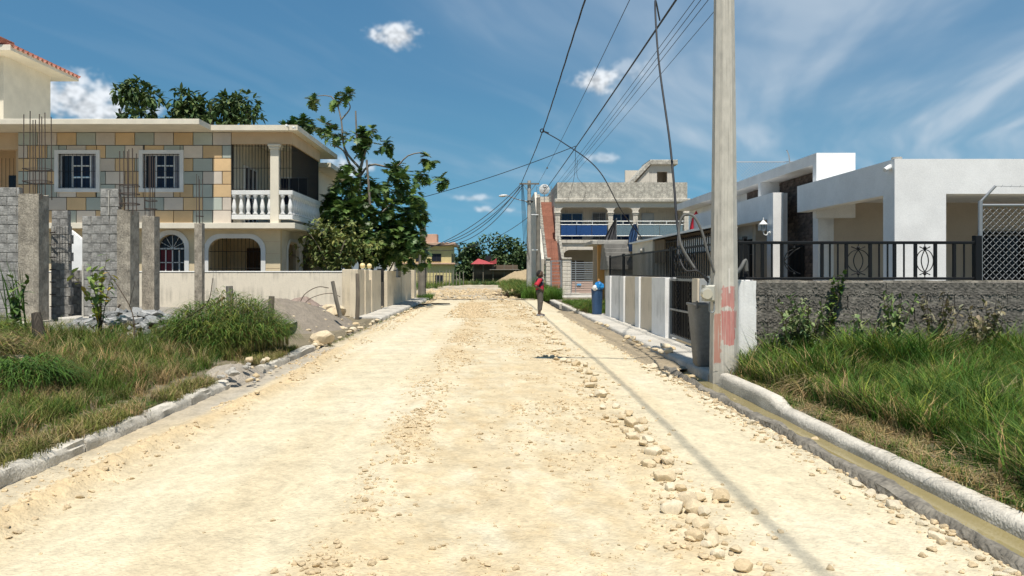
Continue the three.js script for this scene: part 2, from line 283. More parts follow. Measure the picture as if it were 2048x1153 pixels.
// rough earth track beyond the crossing
{
  const xs = [], zs = []; for (let x = -9; x <= 3.01; x += .3) xs.push(x); for (let D = 42.8; D < 100; D += .45 + (D - 42) * .01) zs.push(-D);
  const nx = xs.length, pos = [], col = [], idx = [];
  for (const z of zs) for (const x of xs) {
    const D = -z, side = sst(-9, -6.5 + D * .01, x) * (1 - sst(1.6 - (D - 44) * .015, 3, x)) * (1 - sst(76, 98, D)), n = fbm(x * .8, z * .5, 4), f = fbm(x * 2.5, z * 2.5, 3);
    pos.push(x, lerp(-.25, .035 + .26 * (n - .45) * sst(43.5, 47, D) + .09 * (f - .5), sst(0, .35, side)), z);
    const k = sst(.4, .6, n), q = sst(.45, .65, f); let c = [lerp(.44, .62, k), lerp(.37, .54, k), lerp(.26, .40, k)]; c = c.map((v, i) => lerp(v, [.38, .27, .16][i], q * .45));
    col.push(...c);
  }
  for (let i = 0; i < zs.length - 1; i++) for (let j = 0; j < nx - 1; j++) { const a = i * nx + j; idx.push(a, a + 1, a + nx, a + 1, a + nx + 1, a + nx); }
  const g = new THREE.BufferGeometry(); g.setAttribute('position', new THREE.Float32BufferAttribute(pos, 3)); g.setAttribute('color', new THREE.Float32BufferAttribute(col, 3)); g.setIndex(idx); g.computeVertexNormals();
  structure('dirt_track', g, mat([1, 1, 1], { map: T.grain, bump: T.bGrit, bs: .03, vertexColors: true }));
}
// kerbs
const kerbProfile = (x0, x1, h, s) => { const o = [[x0, -.12]], r = .065; for (let i = 0; i <= 4; i++) { const a = Math.PI - (i / 4) * Math.PI / 2; o.push([x0 + s * (r + r * Math.cos(a)), h - r + r * Math.sin(a)]); } for (let i = 0; i <= 2; i++) { const a = Math.PI / 2 - (i / 2) * Math.PI / 2; o.push([x1 + s * (-r + r * Math.cos(a)), h - r + r * Math.sin(a)]); } o.push([x1, -.12]); return o; };
{
  const k = structureGroup('kerb');
  const seg = (D0, D1, h, amp, x0 = 3.13, x1 = 3.31) => part(k, 'kerb_segment', loft((D) => kerbProfile(x0 + .03 * (fbm(D * .8, 2, 2) - .5), x1, h(D), 1), D0, D1, .12, amp, D0), M.kerb);
  for (const [a, b] of [[-3, 1.48], [1.49, 3.6], [3.61, 5.92], [5.93, 8.12]]) seg(a, b, () => .125, .012);
  seg(8.125, 10.33, (D) => .125 + .085 * sst(8.15, 8.55, D), .012);
  for (const [a, b] of [[26.6, 29], [29.05, 32], [32.1, 34.7], [34.8, 37.6], [37.7, 40.6]]) seg(a, b, () => .12, .03, 3.2 - (a > 34 ? .1 : 0), 3.42);
  const kl = structureGroup('kerb');
  for (const [a, b, h] of [[-2, 2.3, .16], [2.31, 4.0, .16], [4.01, 5.55, .165], [5.57, 6.72, .16], [6.76, 7.95, .14], [7.98, 9.1, .145], [9.13, 10.45, .14], [12.1, 13.5, .14], [13.53, 15.5, .15]])
    part(kl, 'kerb_segment', loft((D) => kerbProfile(-3.66 + .03 * (fbm(D * 1.1, 7, 2) - .5), -3.86, h - .02 - .05 * fbm(D * 1.6, 5, 3), -1), a, b, .07, .026, a), M.kerb);
}
// gutter on the right with its broken lip, and the shallow muddy water standing in it
{
  const gt = structureGroup('gutter');
  part(gt, 'gutter_lip', loft((D) => { const n = (fbm(D * 2.2, 4, 4) - .5) * .1, h = .075 + (fbm(D * 1.1, 14, 3) - .5) * .03; return [[2.74 + n - .02, -.14], [2.77 + n, .0], [2.79 + n, h - .015], [2.81 + n * .6, h], [2.875, h - .004], [2.89, h - .02], [2.895, -.14]]; }, -3, 12.2, .035, .04, 3), M.gutter);
  part(gt, 'channel_bed', loft((D) => [[2.89, -.01], [2.97, -.035], [3.06, -.035], [3.15, .0]], -3, 12.2, .2, .01, 8, false), mat([.46, .36, .17], { map: T.grain }));
  structure('water', loft((D) => [[2.885, .024], [3.14, .024]], -3, 10.8, .5, 0, 0, false), new THREE.MeshPhysicalMaterial({ color: new THREE.Color().setRGB(.34, .28, .13), roughness: .04, transmission: .2, thickness: 0, ior: 1.33 }));
  part(gt, 'mud_strip', loft((D) => { const n = (fbm(D * 1.3, 4, 4) - .5) * .18; return [[2.5 + n, -.02], [2.66 + n, .035], [2.82 + n * .6, .06], [2.98, .03], [3.2, .05]]; }, 12.1, 30, .09, .045, 5, false), mat([.37, .30, .20], { map: T.grain, bump: T.bGrit, bs: .02 }));
}
// pavements in front of the fences
{
  const pv = structureGroup('pavement');
  for (const [a, b] of [[10.93, 12.9], [12.91, 15.0], [15.01, 17.6], [17.61, 20.4], [20.41, 23.2], [23.21, 26.4]])
    part(pv, 'concrete_slab', loft((D) => [[3.15, -.12], [3.15, .09], [3.165, .125], [3.2, .142], [3.5, .147], [3.9, .15], [3.9, -.12]], a, b, .2, .012, a), M.concretePale);
  const pl = structureGroup('pavement');
  for (const [a, b] of [[24.3, 27.2], [27.21, 31], [31.01, 35], [35.01, 38.6], [38.61, 43]])
    part(pl, 'concrete_slab', loft((D) => [[-3.63, -.12], [-3.63, .08], [-3.66, .115], [-3.7, .125], [-4.1, .13], [-4.52, .135], [-4.52, -.12]], a, b, .2, .012, a), M.concretePale);
  const ap = structureGroup('pavement');
  part(ap, 'concrete_slab', [box(1.9, 9.5, -.1, .075, -52.5, -45.6), box(3.9, 9.5, -.1, .2, -54.9, -52.5)], M.concretePale);
}
// ================================================================ the two-storey house with the coloured tile front
{
  const hx = -17.73, hz = -28;
  const h = thing('two_storey_house', 'two storey cream house with a front of sage, tan and beige tiles', 'house', [-13, 0.1, -30]);
  const Y1 = 3.43, YT = 6.83;
  // walls
  const backing = new THREE.Shape(); backing.moveTo(hx, Y1); backing.lineTo(-9.76, Y1); backing.lineTo(-9.76, YT); backing.lineTo(hx, YT); backing.closePath();
  const WIN = [[-16.2, -14.79, 4.73, 6.02], [-13.05, -11.67, 4.73, 6.02]];
  for (const [a, b, c, d] of WIN) backing.holes.push(rectPath(a, b, c, d));
  part(h, 'wall_backing', slab(backing, hz - .03, hz - .2), mat([.05, .05, .048], { map: T.stucco }));
  // tiles, each its own slab; cut where the windows stand
  const tileCols = { s: [.43, .46, .40], b: [.66, .575, .48], o: [.66, .46, .25] };
  const tileMats = {}; for (const k in tileCols) tileMats[k] = [0, 1, 2].map((i) => mat(tileCols[k].map((v) => v * (.93 + .08 * i)), { map: T.stucco, r: .75 }));
  const rows = 7, th = (YT - Y1) / rows, tw = .727, R = rng(5);
  const rowStart = ['sbosbosbosboo', 'bosbosbosbosb', 'osbobosbosobs', 'sboosbosbsbos', 'osbosbobosobs', 'bsbosobsbosbo', 'bosbosboosbsb'];
  for (let r = 0; r < rows; r++) {
    const y1 = YT - r * th, y0 = y1 - th, off = r % 2 ? -tw * .5 : 0;
    for (let k = 0; k < 13; k++) {
      let x0 = Math.max(hx, hx + off + k * tw), x1 = Math.min(-9.76, hx + off + (k + 1) * tw); if (x1 - x0 < .06) continue;
      let pieces = [[x0, x1, y0, y1]];
      for (const [a, b, c, d] of WIN) pieces = pieces.flatMap(([p, q, s, t]) => {
        if (q <= a || p >= b || t <= c || s >= d) return [[p, q, s, t]]; const o = [];
        if (p < a) o.push([p, a, s, t]); if (q > b) o.push([b, q, s, t]); const l = Math.max(p, a), m = Math.min(q, b);
        if (s < c) o.push([l, m, s, c]); if (t > d) o.push([l, m, d, t]); return o;
      });
      for (const [p, q, s, t] of pieces) { if (q - p < .05 || t - s < .05) continue; const c = rowStart[r][k], g = .013; part(h, 'tile', cbox(p + g, q - g, s + g, t - g, hz - .05, hz + .012 + R() * .008, .006), tileMats[c][Math.floor(R() * 3)]); }
    }
  }
  // upper windows: white surround, sashes, dark panes, curtains, black bars
  for (const [a, b, c, d] of WIN) {
    const s = poly([[a - .14, c - .14], [b + .14, c - .14], [b + .14, d + .14], [a - .14, d + .14]]); s.holes.push(rectPath(a, b, c, d));
    const w = part(h, 'window', slab(s, hz + .07, hz - .06), M.whiteTrim);
    const m1 = a + (b - a) * .32, m2 = a + (b - a) * .8, fr = [box(a, b, c, c + .05, hz - .1, hz - .15), box(a, b, d - .05, d, hz - .1, hz - .15)];
    for (const x of [a + .02, m1, (m1 + m2) / 2, m2, b - .02]) fr.push(box(x - .025, x + .025, c, d, hz - .095, hz - .155));
    for (const t of [.33, .67]) fr.push(box(m1, m2, lerp(c, d, t) - .02, lerp(c, d, t) + .02, hz - .1, hz - .15));
    part(w, 'frame', fr, M.whitePaint);
    for (let i = 0; i < 2; i++) for (let j = 0; j < 3; j++) part(w, 'pane', box(lerp(m1, m2, i / 2) + .03, lerp(m1, m2, (i + 1) / 2) - .03, lerp(c, d, j / 3) + .03, lerp(c, d, (j + 1) / 3) - .03, hz - .12, hz - .13), M.glassNight);
    part(w, 'pane', [box(a + .05, m1 - .03, c + .05, d - .05, hz - .13, hz - .14)], M.glassDark);
    part(w, 'curtain', [box(m2 + .03, b - .05, c + .05, d - .05, hz - .13, hz - .14)], mat([.30, .31, .36], { map: T.fabric }));
    const br = []; for (let x = a + .05; x < b; x += .155) br.push(bar([x, c, hz + .01], [x, d, hz + .01], .012)); for (const y of [c + .02, (c + d) / 2, d - .02]) br.push(bar([a, y, hz + .01], [b, y, hz + .01], .012));
    part(w, 'window_bars', br, M.black);
  }
  // ground floor front with its arched openings
  const low = poly([[hx, .1], [-8.0, .1], [-8.0, 3.24], [hx, 3.24]]), gz = hz - .25;
  const A1 = [-12.62, -11.6, .9, 3.02, .5], A2 = [-10.7, -8.72, .9, 2.88, .5];
  low.holes.push(archPath(...A1), archPath(...A2)); part(h, 'ground_floor_wall', slab(low, gz, gz - .22), M.cream);
  for (const y of [1.2, 1.75, 2.3, 2.75]) part(h, 'groove_band', box(-8.66, -8.02, y, y + .012, gz + .006, gz - .01), M.tanBeam);
  for (const [a, b, c, d, r] of [A1, A2]) {
    const s = archPath(a - .17, b + .17, c - .1, d + .17, r + .12, THREE.Shape); s.holes.push(archPath(a, b, c, d, r)); part(h, 'arch_trim', slab(s, gz + .05, gz - .02), M.whiteTrim);
  }
  { // fan window
    const [a, b, c, d] = A1, w = part(h, 'arched_window', slab(archPath(a + .02, b - .02, c, d - .02, .48, THREE.Shape), gz - .16, gz - .175), M.glassDark), cx = (a + b) / 2, f = [box(a, b, 2.46, 2.52, gz - .1, gz - .15)];
    for (const t of [0, .25, .5, .75, 1]) f.push(box(lerp(a, b, t) - .02, lerp(a, b, t) + .02, c, 2.5, gz - .1, gz - .15)); for (const y of [1.4, 1.95]) f.push(box(a, b, y, y + .035, gz - .1, gz - .15));
    for (const an of [.5, 1.05, 1.57, 2.1, 2.64]) f.push(bar([cx, 2.5, gz - .12], [cx + Math.cos(an) * .5, 2.5 + Math.sin(an) * .5, gz - .12], .02));
    part(w, 'frame', f, M.whitePaint); part(w, 'curtain', box(a + .05, a + .5, c, 2.44, gz - .152, gz - .158), mat([.22, .035, .05], { map: T.fabric }));
    const br = []; for (let x = a + .06; x < b; x += .13) br.push(bar([x, c, gz - .03], [x, 2.45 + .5 * Math.sqrt(Math.max(0, 1 - ((x - cx) / .51) ** 2)), gz - .03], .011)); br.push(bar([a, 2.45, gz - .03], [b, 2.45, gz - .03], .014)); part(w, 'window_bars', br, M.black);
  }
  { const [a, b, c, d] = A2, br = []; for (let x = a + .07; x < b; x += .145) { const e = Math.min(x - a, b - x), top = e < .5 ? d - .5 + Math.sqrt(.25 - (.5 - e) ** 2) : d; br.push(bar([x, c, gz - .05], [x, top, gz - .05], .012)); } for (const y of [1.75, 2.38]) br.push(bar([a, y, gz - .05], [b, y, gz - .05], .014)); part(h, 'porch_grille', br, M.black); }
  // porch behind the arch, with door and window on its back wall
  part(h, 'porch_wall', [box(-11.0, -8.1, .1, 3.2, -31.2, -31.4), box(-11.2, -11.0, .1, 3.2, -28.5, -31.4), box(-17.6, -11.2, .1, 3.2, -29.6, -29.8)], M.cream);
  part(h, 'porch_door', [box(-10.2, -9.3, .4, 2.6, -31.1, -31.2)], mat([.14, .085, .05], { map: T.wood }));
  // corner side wall facing the road, with its own arch
  const side = poly([[28.5, .1], [35.5, .1], [35.5, 3.24], [28.5, 3.24]]); side.holes.push(archPath(29.2, 30.9, .6, 2.8, .5), archPath(31.6, 33.6, .6, 2.8, .5)); part(h, 'side_wall', across(side, -8.22, -8.0), M.creamPale);
  { const br = []; for (let D = 29.25; D < 30.9; D += .14) br.push(bar([-8.1, .6, -D], [-8.1, 2.7, -D], .012)); for (let D = 31.65; D < 33.6; D += .14) br.push(bar([-8.1, .6, -D], [-8.1, 2.7, -D], .012)); for (const y of [1.5, 2.3]) br.push(bar([-8.1, y, -29.2], [-8.1, y, -33.6], .014)); part(h, 'side_grille', br, M.black); }
  { const s = archPath(29.07, 31.03, .5, 2.93, .6, THREE.Shape); s.holes.push(archPath(29.2, 30.9, .5, 2.8, .5)); part(h, 'arch_trim', across(s, -7.99, -7.95), M.whiteTrim); }
  // floor slab, beams, roof
  part(h, 'floor_slab', cbox(hx - .02, -7.3, 3.22, 3.428, hz + .32, -36, .01), M.creamPale);
  part(h, 'roof_slab', [cbox(-25, -10.38, YT + .005, 7.03, hz + 1.5, -38, .012)], M.creamPale);
  part(h, 'roof_slab', [slab(poly([[-10.375, YT + .004], [-7.18, YT + .004], [-7.18, 7.029], [-10.375, 7.029]]), hz + .4, -34.7)], M.creamPale);
  part(h, 'porch_beam', [box(-9.75, -7.47, 6.39, YT, hz, hz - .25), box(-7.72, -7.47, 6.39, YT, hz - .252, -32.5)], M.tanBeam);
  part(h, 'rear_roof', [cbox(-9.0, -7.55, 6.5, 6.72, -35, -41, .01)], M.creamPale);
  part(h, 'rear_wall', [box(-18, -8.4, .1, 6.5, -36.2, -40)], M.creamPale);
  // corner balcony
  part(h, 'balcony_wall', [box(-9.95, -9.765, Y1, YT, hz - .205, -32.5), box(-9.95, -7.6, Y1, YT, -32.5, -32.7)], M.creamPale);
  { const w = part(h, 'balcony_door', [box(-9.755, -9.74, 3.5, 5.75, -29.4, -30.9)], M.glassNight), f = []; for (const D of [29.4, 29.9, 30.4, 30.9]) f.push(box(-9.765, -9.70, 3.5, 5.8, -D + .03, -D - .03)); for (const y of [3.5, 4.6, 5.77]) f.push(box(-9.763, -9.702, y - .03, y + .03, -29.4, -30.9)); part(w, 'frame', f, M.whitePaint);
    const w2 = part(h, 'balcony_window', [box(-9.2, -8.0, 4.5, 5.7, -32.48, -32.5)], M.glassNight), f2 = []; for (const x of [-9.2, -8.8, -8.4, -8.0]) f2.push(box(x - .025, x + .025, 4.5, 5.7, -32.44, -32.49)); for (const y of [4.5, 5.7]) f2.push(box(-9.2, -8, y - .03, y + .03, -32.43, -32.488)); part(w2, 'frame', f2, M.whitePaint); }
  { const p = part(h, 'balcony_pillar', [cbox(-8.31, -7.99, Y1, 6.2, hz + .01, hz - .3, .012), cbox(-8.35, -7.95, 6.2, 6.3, hz + .05, hz - .34, .02), cbox(-8.39, -7.91, 6.3, 6.388, hz + .08, hz - .37, .02)], M.creamPale); }
  const prof = [[.035, 0], [.085, .02], [.085, .06], [.05, .1], [.075, .2], [.088, .3], [.07, .42], [.045, .55], [.04, .62], [.07, .66], [.085, .7], [.085, .75]].map(([x, y]) => new THREE.Vector2(x, y));
  const bal = boxUV(ni(new THREE.LatheGeometry(prof, 10)));
  for (const [a, b] of [[-9.755, -8.315], [-7.985, -7.47]]) for (const [c, d] of [[4.50, 4.66], [3.58, 3.75]]) part(h, 'balustrade_rail', cbox(a, b, c, d, hz, hz - .16, .01), M.whiteTrim);
  for (const [c, d] of [[4.50, 4.66], [3.58, 3.75]]) part(h, 'balustrade_rail', cbox(-7.63, -7.47, c, d, hz - .165, -32.5, .01), M.whiteTrim);
  for (let i = 0; i < 6; i++) place(h, 'baluster', bal, M.whiteTrim, -9.68 + i * .265, 3.75, hz - .08); for (const x of [-7.86, -7.58]) place(h, 'baluster', bal, M.whiteTrim, x, 3.75, hz - .08);
  for (let i = 0; i < 16; i++) place(h, 'baluster', bal, M.whiteTrim, -7.55, 3.75, hz - .36 - i * .27);
  { const br = []; for (let x = -9.7; x < -8.33; x += .115) br.push(bar([x, 4.66, hz - .08], [x, 6.39, hz - .08], .018)); for (let x = -7.95; x < -7.5; x += .115) br.push(bar([x, 4.66, hz - .08], [x, 6.39 - (x < -7.8 ? .12 : 0), hz - .08], .018)); for (const y of [4.72, 5.5, 6.33]) { br.push(bar([-9.75, y, hz - .08], [-8.31, y, hz - .08], .014), bar([-7.99, y, hz - .08], [-7.55, y, hz - .08], .014)); } part(h, 'balcony_grille', br, M.black);
    const b2 = []; for (let D = 28.2; D < 32.5; D += .115) b2.push(bar([-7.55, 4.66, -D], [-7.55, 6.39, -D], .018)); for (const y of [4.72, 5.5, 6.33]) b2.push(bar([-7.55, y, -28.1], [-7.55, y, -32.5], .014)); part(h, 'balcony_grille', b2, M.black); }
  { const c = part(h, 'security_camera', [rod([-7.5, 6.93, hz + .5], [-7.5, 6.95, hz + .75], .045, 8), rod([-7.5, 6.98, hz + .42], [-7.5, 6.93, hz + .55], .02, 6), rod([-7.3, 6.9, hz + .55], [-7.2, 6.86, hz + .7], .045, 8)], M.whitePaint); }
  // wing at the far side with a dark recess, and the pale stair flank below
  part(h, 'wing_wall', [box(-25, -17.75, .1, YT, -31, -31.2), box(-17.93, hx - .002, .1, YT, hz - .2, -31)], M.tanBeam);
  part(h, 'wing_beam', [box(-25, -17.75, 6.2, YT, hz - .1, hz - .4)], M.tanBeam);
  { const br = []; for (let x = -20; x < -17.8; x += .15) br.push(bar([x, 3.5, hz - .25], [x, 5.9, hz - .25], .013)); part(h, 'wing_grille', br, M.black); part(h, 'wing_window', [box(-20, -18.1, 3.5, 5.6, -30.97, -31)], M.glassDark); }
  part(h, 'stair_flank', slab(poly([[-14.9, .2], [-13.9, .2], [-13.9, 2.3], [-14.9, 3.1]]), -26.4, -26.6), M.white);
}
// stair tower with the clay barrel-tile hipped roof
{
  const t = thing('roof_tower', 'cream tower with red clay barrel tile roof above the flat roof', 'tower', [-22, 7.03, -32.5]);
  part(t, 'wall', [box(-25, -20.1, 7.03, 10.5, -30.8, -34.07)], M.creamPale);
  const ex = -19.3, ey = 10.72, z0 = -30.0, z1 = -34.95, rx = -22.2, ry = 12.0;
  part(t, 'eave_soffit', [slab(poly([[-25, 10.5], [ex, 10.5], [ex, ey], [-25, ey]]), z0, z1)], M.creamPale);
  { const q = quads(), a = [ex, ey, z0], b = [ex, ey, z1], c = [rx, ry, -31.7], d = [rx, ry, -33.2], e = [-25.1, ey, z0], f = [-25.1, ey, z1]; q.quad(a, b, d, c); q.tri(a, c, e); q.tri(b, f, d); q.quad(e, c, d, f); part(t, 'roof_deck', q.geo(), mat([.3, .12, .09])); }
  const clay = [0, 1, 2].map((i) => mat([.40 + i * .04, .15 + i * .02, .105 + i * .015], { map: T.grain, bump: T.bGrit, bs: .008, r: .85 })), R = rng(3);
  const tile = boxUV(ni(new THREE.CylinderGeometry(.135, .165, .55, 8, 1, true, -Math.PI / 2, Math.PI).rotateZ(-Math.PI / 2).rotateX(Math.PI / 2)));
  const an = Math.atan2(ry - ey, rx - ex);
  for (let c = 0; c < 15; c++) { const z = z0 - .16 - c * .331, lim = Math.min(1, Math.min(z0 - z, z - z1) / 1.7) * 3.1; for (let k = 0; k < 7; k++) { const s = -.06 + (k + .5) * .42; if (s > lim) break; place(t, 'roof_tile', tile, clay[Math.floor(R() * 3)], ex + s * Math.cos(an), ey + s * Math.sin(an) + .05, z, [0, 0, an - Math.PI + .04]); } }
  for (let k = 0; k < 7; k++) { const u = (k + .5) / 7, z = lerp(z0, -31.7, u); place(t, 'hip_tile', tile, clay[k % 3], lerp(ex, rx, u), lerp(ey, ry, u) + .11, z, [0, .53, an - Math.PI + .06]); }
}
// boundary wall of that house
{
  const w = thing('boundary_wall', 'low whitewashed plaster wall streaked with grime before the tiled house', 'wall', [-9.5, .1, -25.6]);
  part(w, 'wall_panel', [cbox(-17, -5.11, .1, 1.60, -25.5, -25.66, .012)], M.plasterOld);
  part(w, 'coping', [cbox(-17, -5.11, 1.601, 1.64, -25.48, -25.68, .015)], M.whiteTrim);
  part(w, 'end_pier', [cbox(-5.108, -4.72, .1, 1.70, -25.46, -25.72, .012)], M.gatePlaster);
}
// gate front along the pavement
{
  const f = thing('gate_front', 'cream plaster gate piers and low panels with dark iron gates', 'wall', [-4.55, .1, -33]);
  const seg = (n, a, b, h, m, x0 = -4.72, x1 = -4.45) => part(f, n, cbox(x0, x1, .1, h, -a, -b, .012), m);
  seg('pier', 24.75, 26.0, 1.70, M.gatePlaster); seg('pier', 26.05, 26.75, 1.69, M.gatePlaster, -4.75, -4.41); seg('panel', 26.76, 27.5, 1.32, M.gatePlaster); seg('pier', 27.51, 28.2, 1.68, M.gatePlaster, -4.74, -4.42); seg('pier', 28.22, 29.9, 1.68, M.gatePlaster);
  seg('panel', 31.7, 34.6, 1.66, M.gatePlaster); seg('panel', 34.62, 36.4, 1.36, M.gatePlaster); seg('pier', 36.42, 37.4, 1.66, M.gatePlaster, -4.74, -4.42); seg('pier', 37.42, 41.0, 1.64, M.gatePlaster); seg('pier', 42.2, 43.2, 1.72, M.gatePlaster, -4.8, -4.4);
  const g1 = []; for (let D = 29.95; D < 31.7; D += .13) g1.push(bar([-4.6, .2, -D], [-4.6, 1.75, -D], .016)); g1.push(box(-4.62, -4.58, .2, 1.2, -29.95, -31.68)); part(f, 'iron_gate', g1, M.darkIron);
  const g2 = []; for (let D = 41.05; D < 42.2; D += .12) g2.push(bar([-4.6, .2, -D], [-4.6, 1.7, -D], .016)); g2.push(box(-4.62, -4.58, .2, 1.6, -41.02, -42.18)); part(f, 'iron_gate', g2, M.darkIron);
  for (const [a, b, y] of [[26.78, 27.48, 1.32], [34.7, 36.3, 1.36]]) { const g = [box(-4.6, -4.57, y, 1.68, -a, -b)]; for (let D = a; D < b; D += .1) g.push(bar([-4.585, y, -D], [-4.585, 1.72, -D], .012)); part(f, 'iron_infill', g, M.greyMetal); }
  for (const D of [26.4, 27.85]) { const l = part(f, 'globe_lamp', [new THREE.SphereGeometry(.1, 12, 8).translate(-4.58, 1.83, -D)], mat([.75, .6, .3], { r: .3 })); part(l, 'lamp_base', [rod([-4.58, 1.66, -D], [-4.58, 1.75, -D], .05, 8)], M.whitePaint); }
}
// ================================================================ the unfinished block building
{
  const g = thing('unfinished_building', 'unfinished grey block walls and rough concrete columns with bare rebar', 'building', [-9.5, .4, -17]);
  const bm = [0, 1, 2, 3].map((i) => mat([.35 + i * .03, .342 + i * .029, .322 + i * .027], { map: T.rough, bump: T.bGrit, bs: .01 }));
  const R = rng(17), cache = {};
  const blk = (w, hh, d, v) => cache[[w, hh, d, v]] ??= boxUV(ni(cbox(0, w, 0, hh, -d, 0, .006))).translate(0, 0, 0);
  function blocks(x0, x1, y0, rows, z, d = .15, skip = () => false) {
    const mort = [];
    for (let r = 0; r < rows; r++) {
      const y = y0 + r * .2, off = r % 2 ? .2 : 0; let n = 0;
      for (let x = x0 - off; x < x1 - .03; x += .4) {
        const a = Math.max(x, x0), b = Math.min(x + .4, x1); if (b - a < .05 || skip((a + b) / 2, y + .1)) continue; n++;
        place(g, 'concrete_block', blk(+(b - a - .014).toFixed(3), .187, d, 0), bm[Math.floor(R() * 4)], a + .007 + (R() - .5) * .004, y + .007, z + (R() - .5) * .012);
        mort.push(box(a, b, y, y + .2, z - .012, z - d + .012));
      }
    }
    part(g, 'mortar', mort, M.mortar);
  }
  blocks(-13.4, -10.135, .42, 15, -16.05);
  blocks(-10.36, -9.98, .45, 13, -17.6, .15);
  blocks(-10.02, -9.58, .45, 11, -17.0, .15);
  blocks(-9.95, -9.02, .45, 6, -17.7);
  blocks(-9.04, -8.21, .44, 12, -16.5, .15); blocks(-8.64, -8.21, 2.84, 3, -16.5, .15);
  part(g, 'mortar_smear', [cbox(-9.03, -8.99, .45, 1.75, -16.47, -16.5, .005), cbox(-8.45, -8.43, 2.86, 3.4, -16.47, -16.49, .004)], M.concretePale);
  const col = (x0, x1, y1, z, d, name = 'concrete_column') => { const c = part(g, name, (() => { const gm = new THREE.BoxGeometry(x1 - x0, y1 - .3, d, 4, 18, 4), p = gm.attributes.position; gm.translate((x0 + x1) / 2, (y1 + .3) / 2, z - d / 2); for (let i = 0; i < p.count; i++) { const y = p.getY(i), k = .012 * (fbm(p.getX(i) * 6 + z, y * 2.5 + p.getZ(i) * 5, 3) - .5); p.setX(i, p.getX(i) + k); p.setZ(i, p.getZ(i) + k * .8); if (y > y1 - .02) p.setY(i, y + .07 * (fbm(p.getX(i) * 11, p.getZ(i) * 11, 3) - .5)); } gm.computeVertexNormals(); return gm; })(), M.concreteTan); return c; };
  function rebars(x0, x1, z, d, y0, y1, n, ties) {
    const b = []; for (let i = 0; i < n; i++) { const k = i / (n - 1), x = lerp(x0, x1, k) + (R() - .5) * .02, zz = z - d * (i % 2 ? .85 : .15), top = y1 - R() * .22; b.push(rod([x, y0 - .1, zz], [x + (R() - .5) * .03, top, zz + (R() - .5) * .02], .0095, 6)); }
    for (const y of ties) for (const k of [0, .012]) b.push(tube([[x0 - .01, y + k, z - d * .1], [x1 + .01, y + k + (R() - .5) * .05, z - d * .1], [x1 + .01, y + k, z - d * .9], [x0 - .01, y + k + (R() - .5) * .04, z - d * .9], [x0 - .01, y + k, z - d * .12]], .006, 16, 5));
    part(g, 'rebar_cage', b, M.rebar);
  }
  col(-10.13, -9.69, 3.27, -16, .37); rebars(-10.06, -9.6, -16, .37, 3.27, 5.08, 8, [3.55, 3.82]);
  col(-8.17, -7.88, 2.95, -16.3, .42); rebars(-8.14, -7.86, -16.3, .42, 2.95, 4.4, 7, [3.1, 3.32, 3.5]);
  col(-9.36, -9.03, 3.1, -20, .33); rebars(-9.3, -9.09, -20, .33, 3.1, 4.78, 5, [3.3, 3.52]);
  col(-9.55, -9.31, 3.17, -24, .24); rebars(-9.5, -9.35, -24, .24, 3.17, 4.82, 4, [3.4]);
  const stub = []; for (let i = 0; i < 7; i++) stub.push(bar([-10.03, 2.5 - i * .28, -16.98], [-9.86, 2.5 - i * .28, -16.9], .02)); part(g, 'rebar_stubs', stub, M.rebar);
  part(g, 'footing', [cbox(-13.4, -9.6, .15, .56, -15.55, -16.4, .02), cbox(-9.4, -6.4, .3, .62, -16.2, -17.0, .02)], M.concretePale);
}
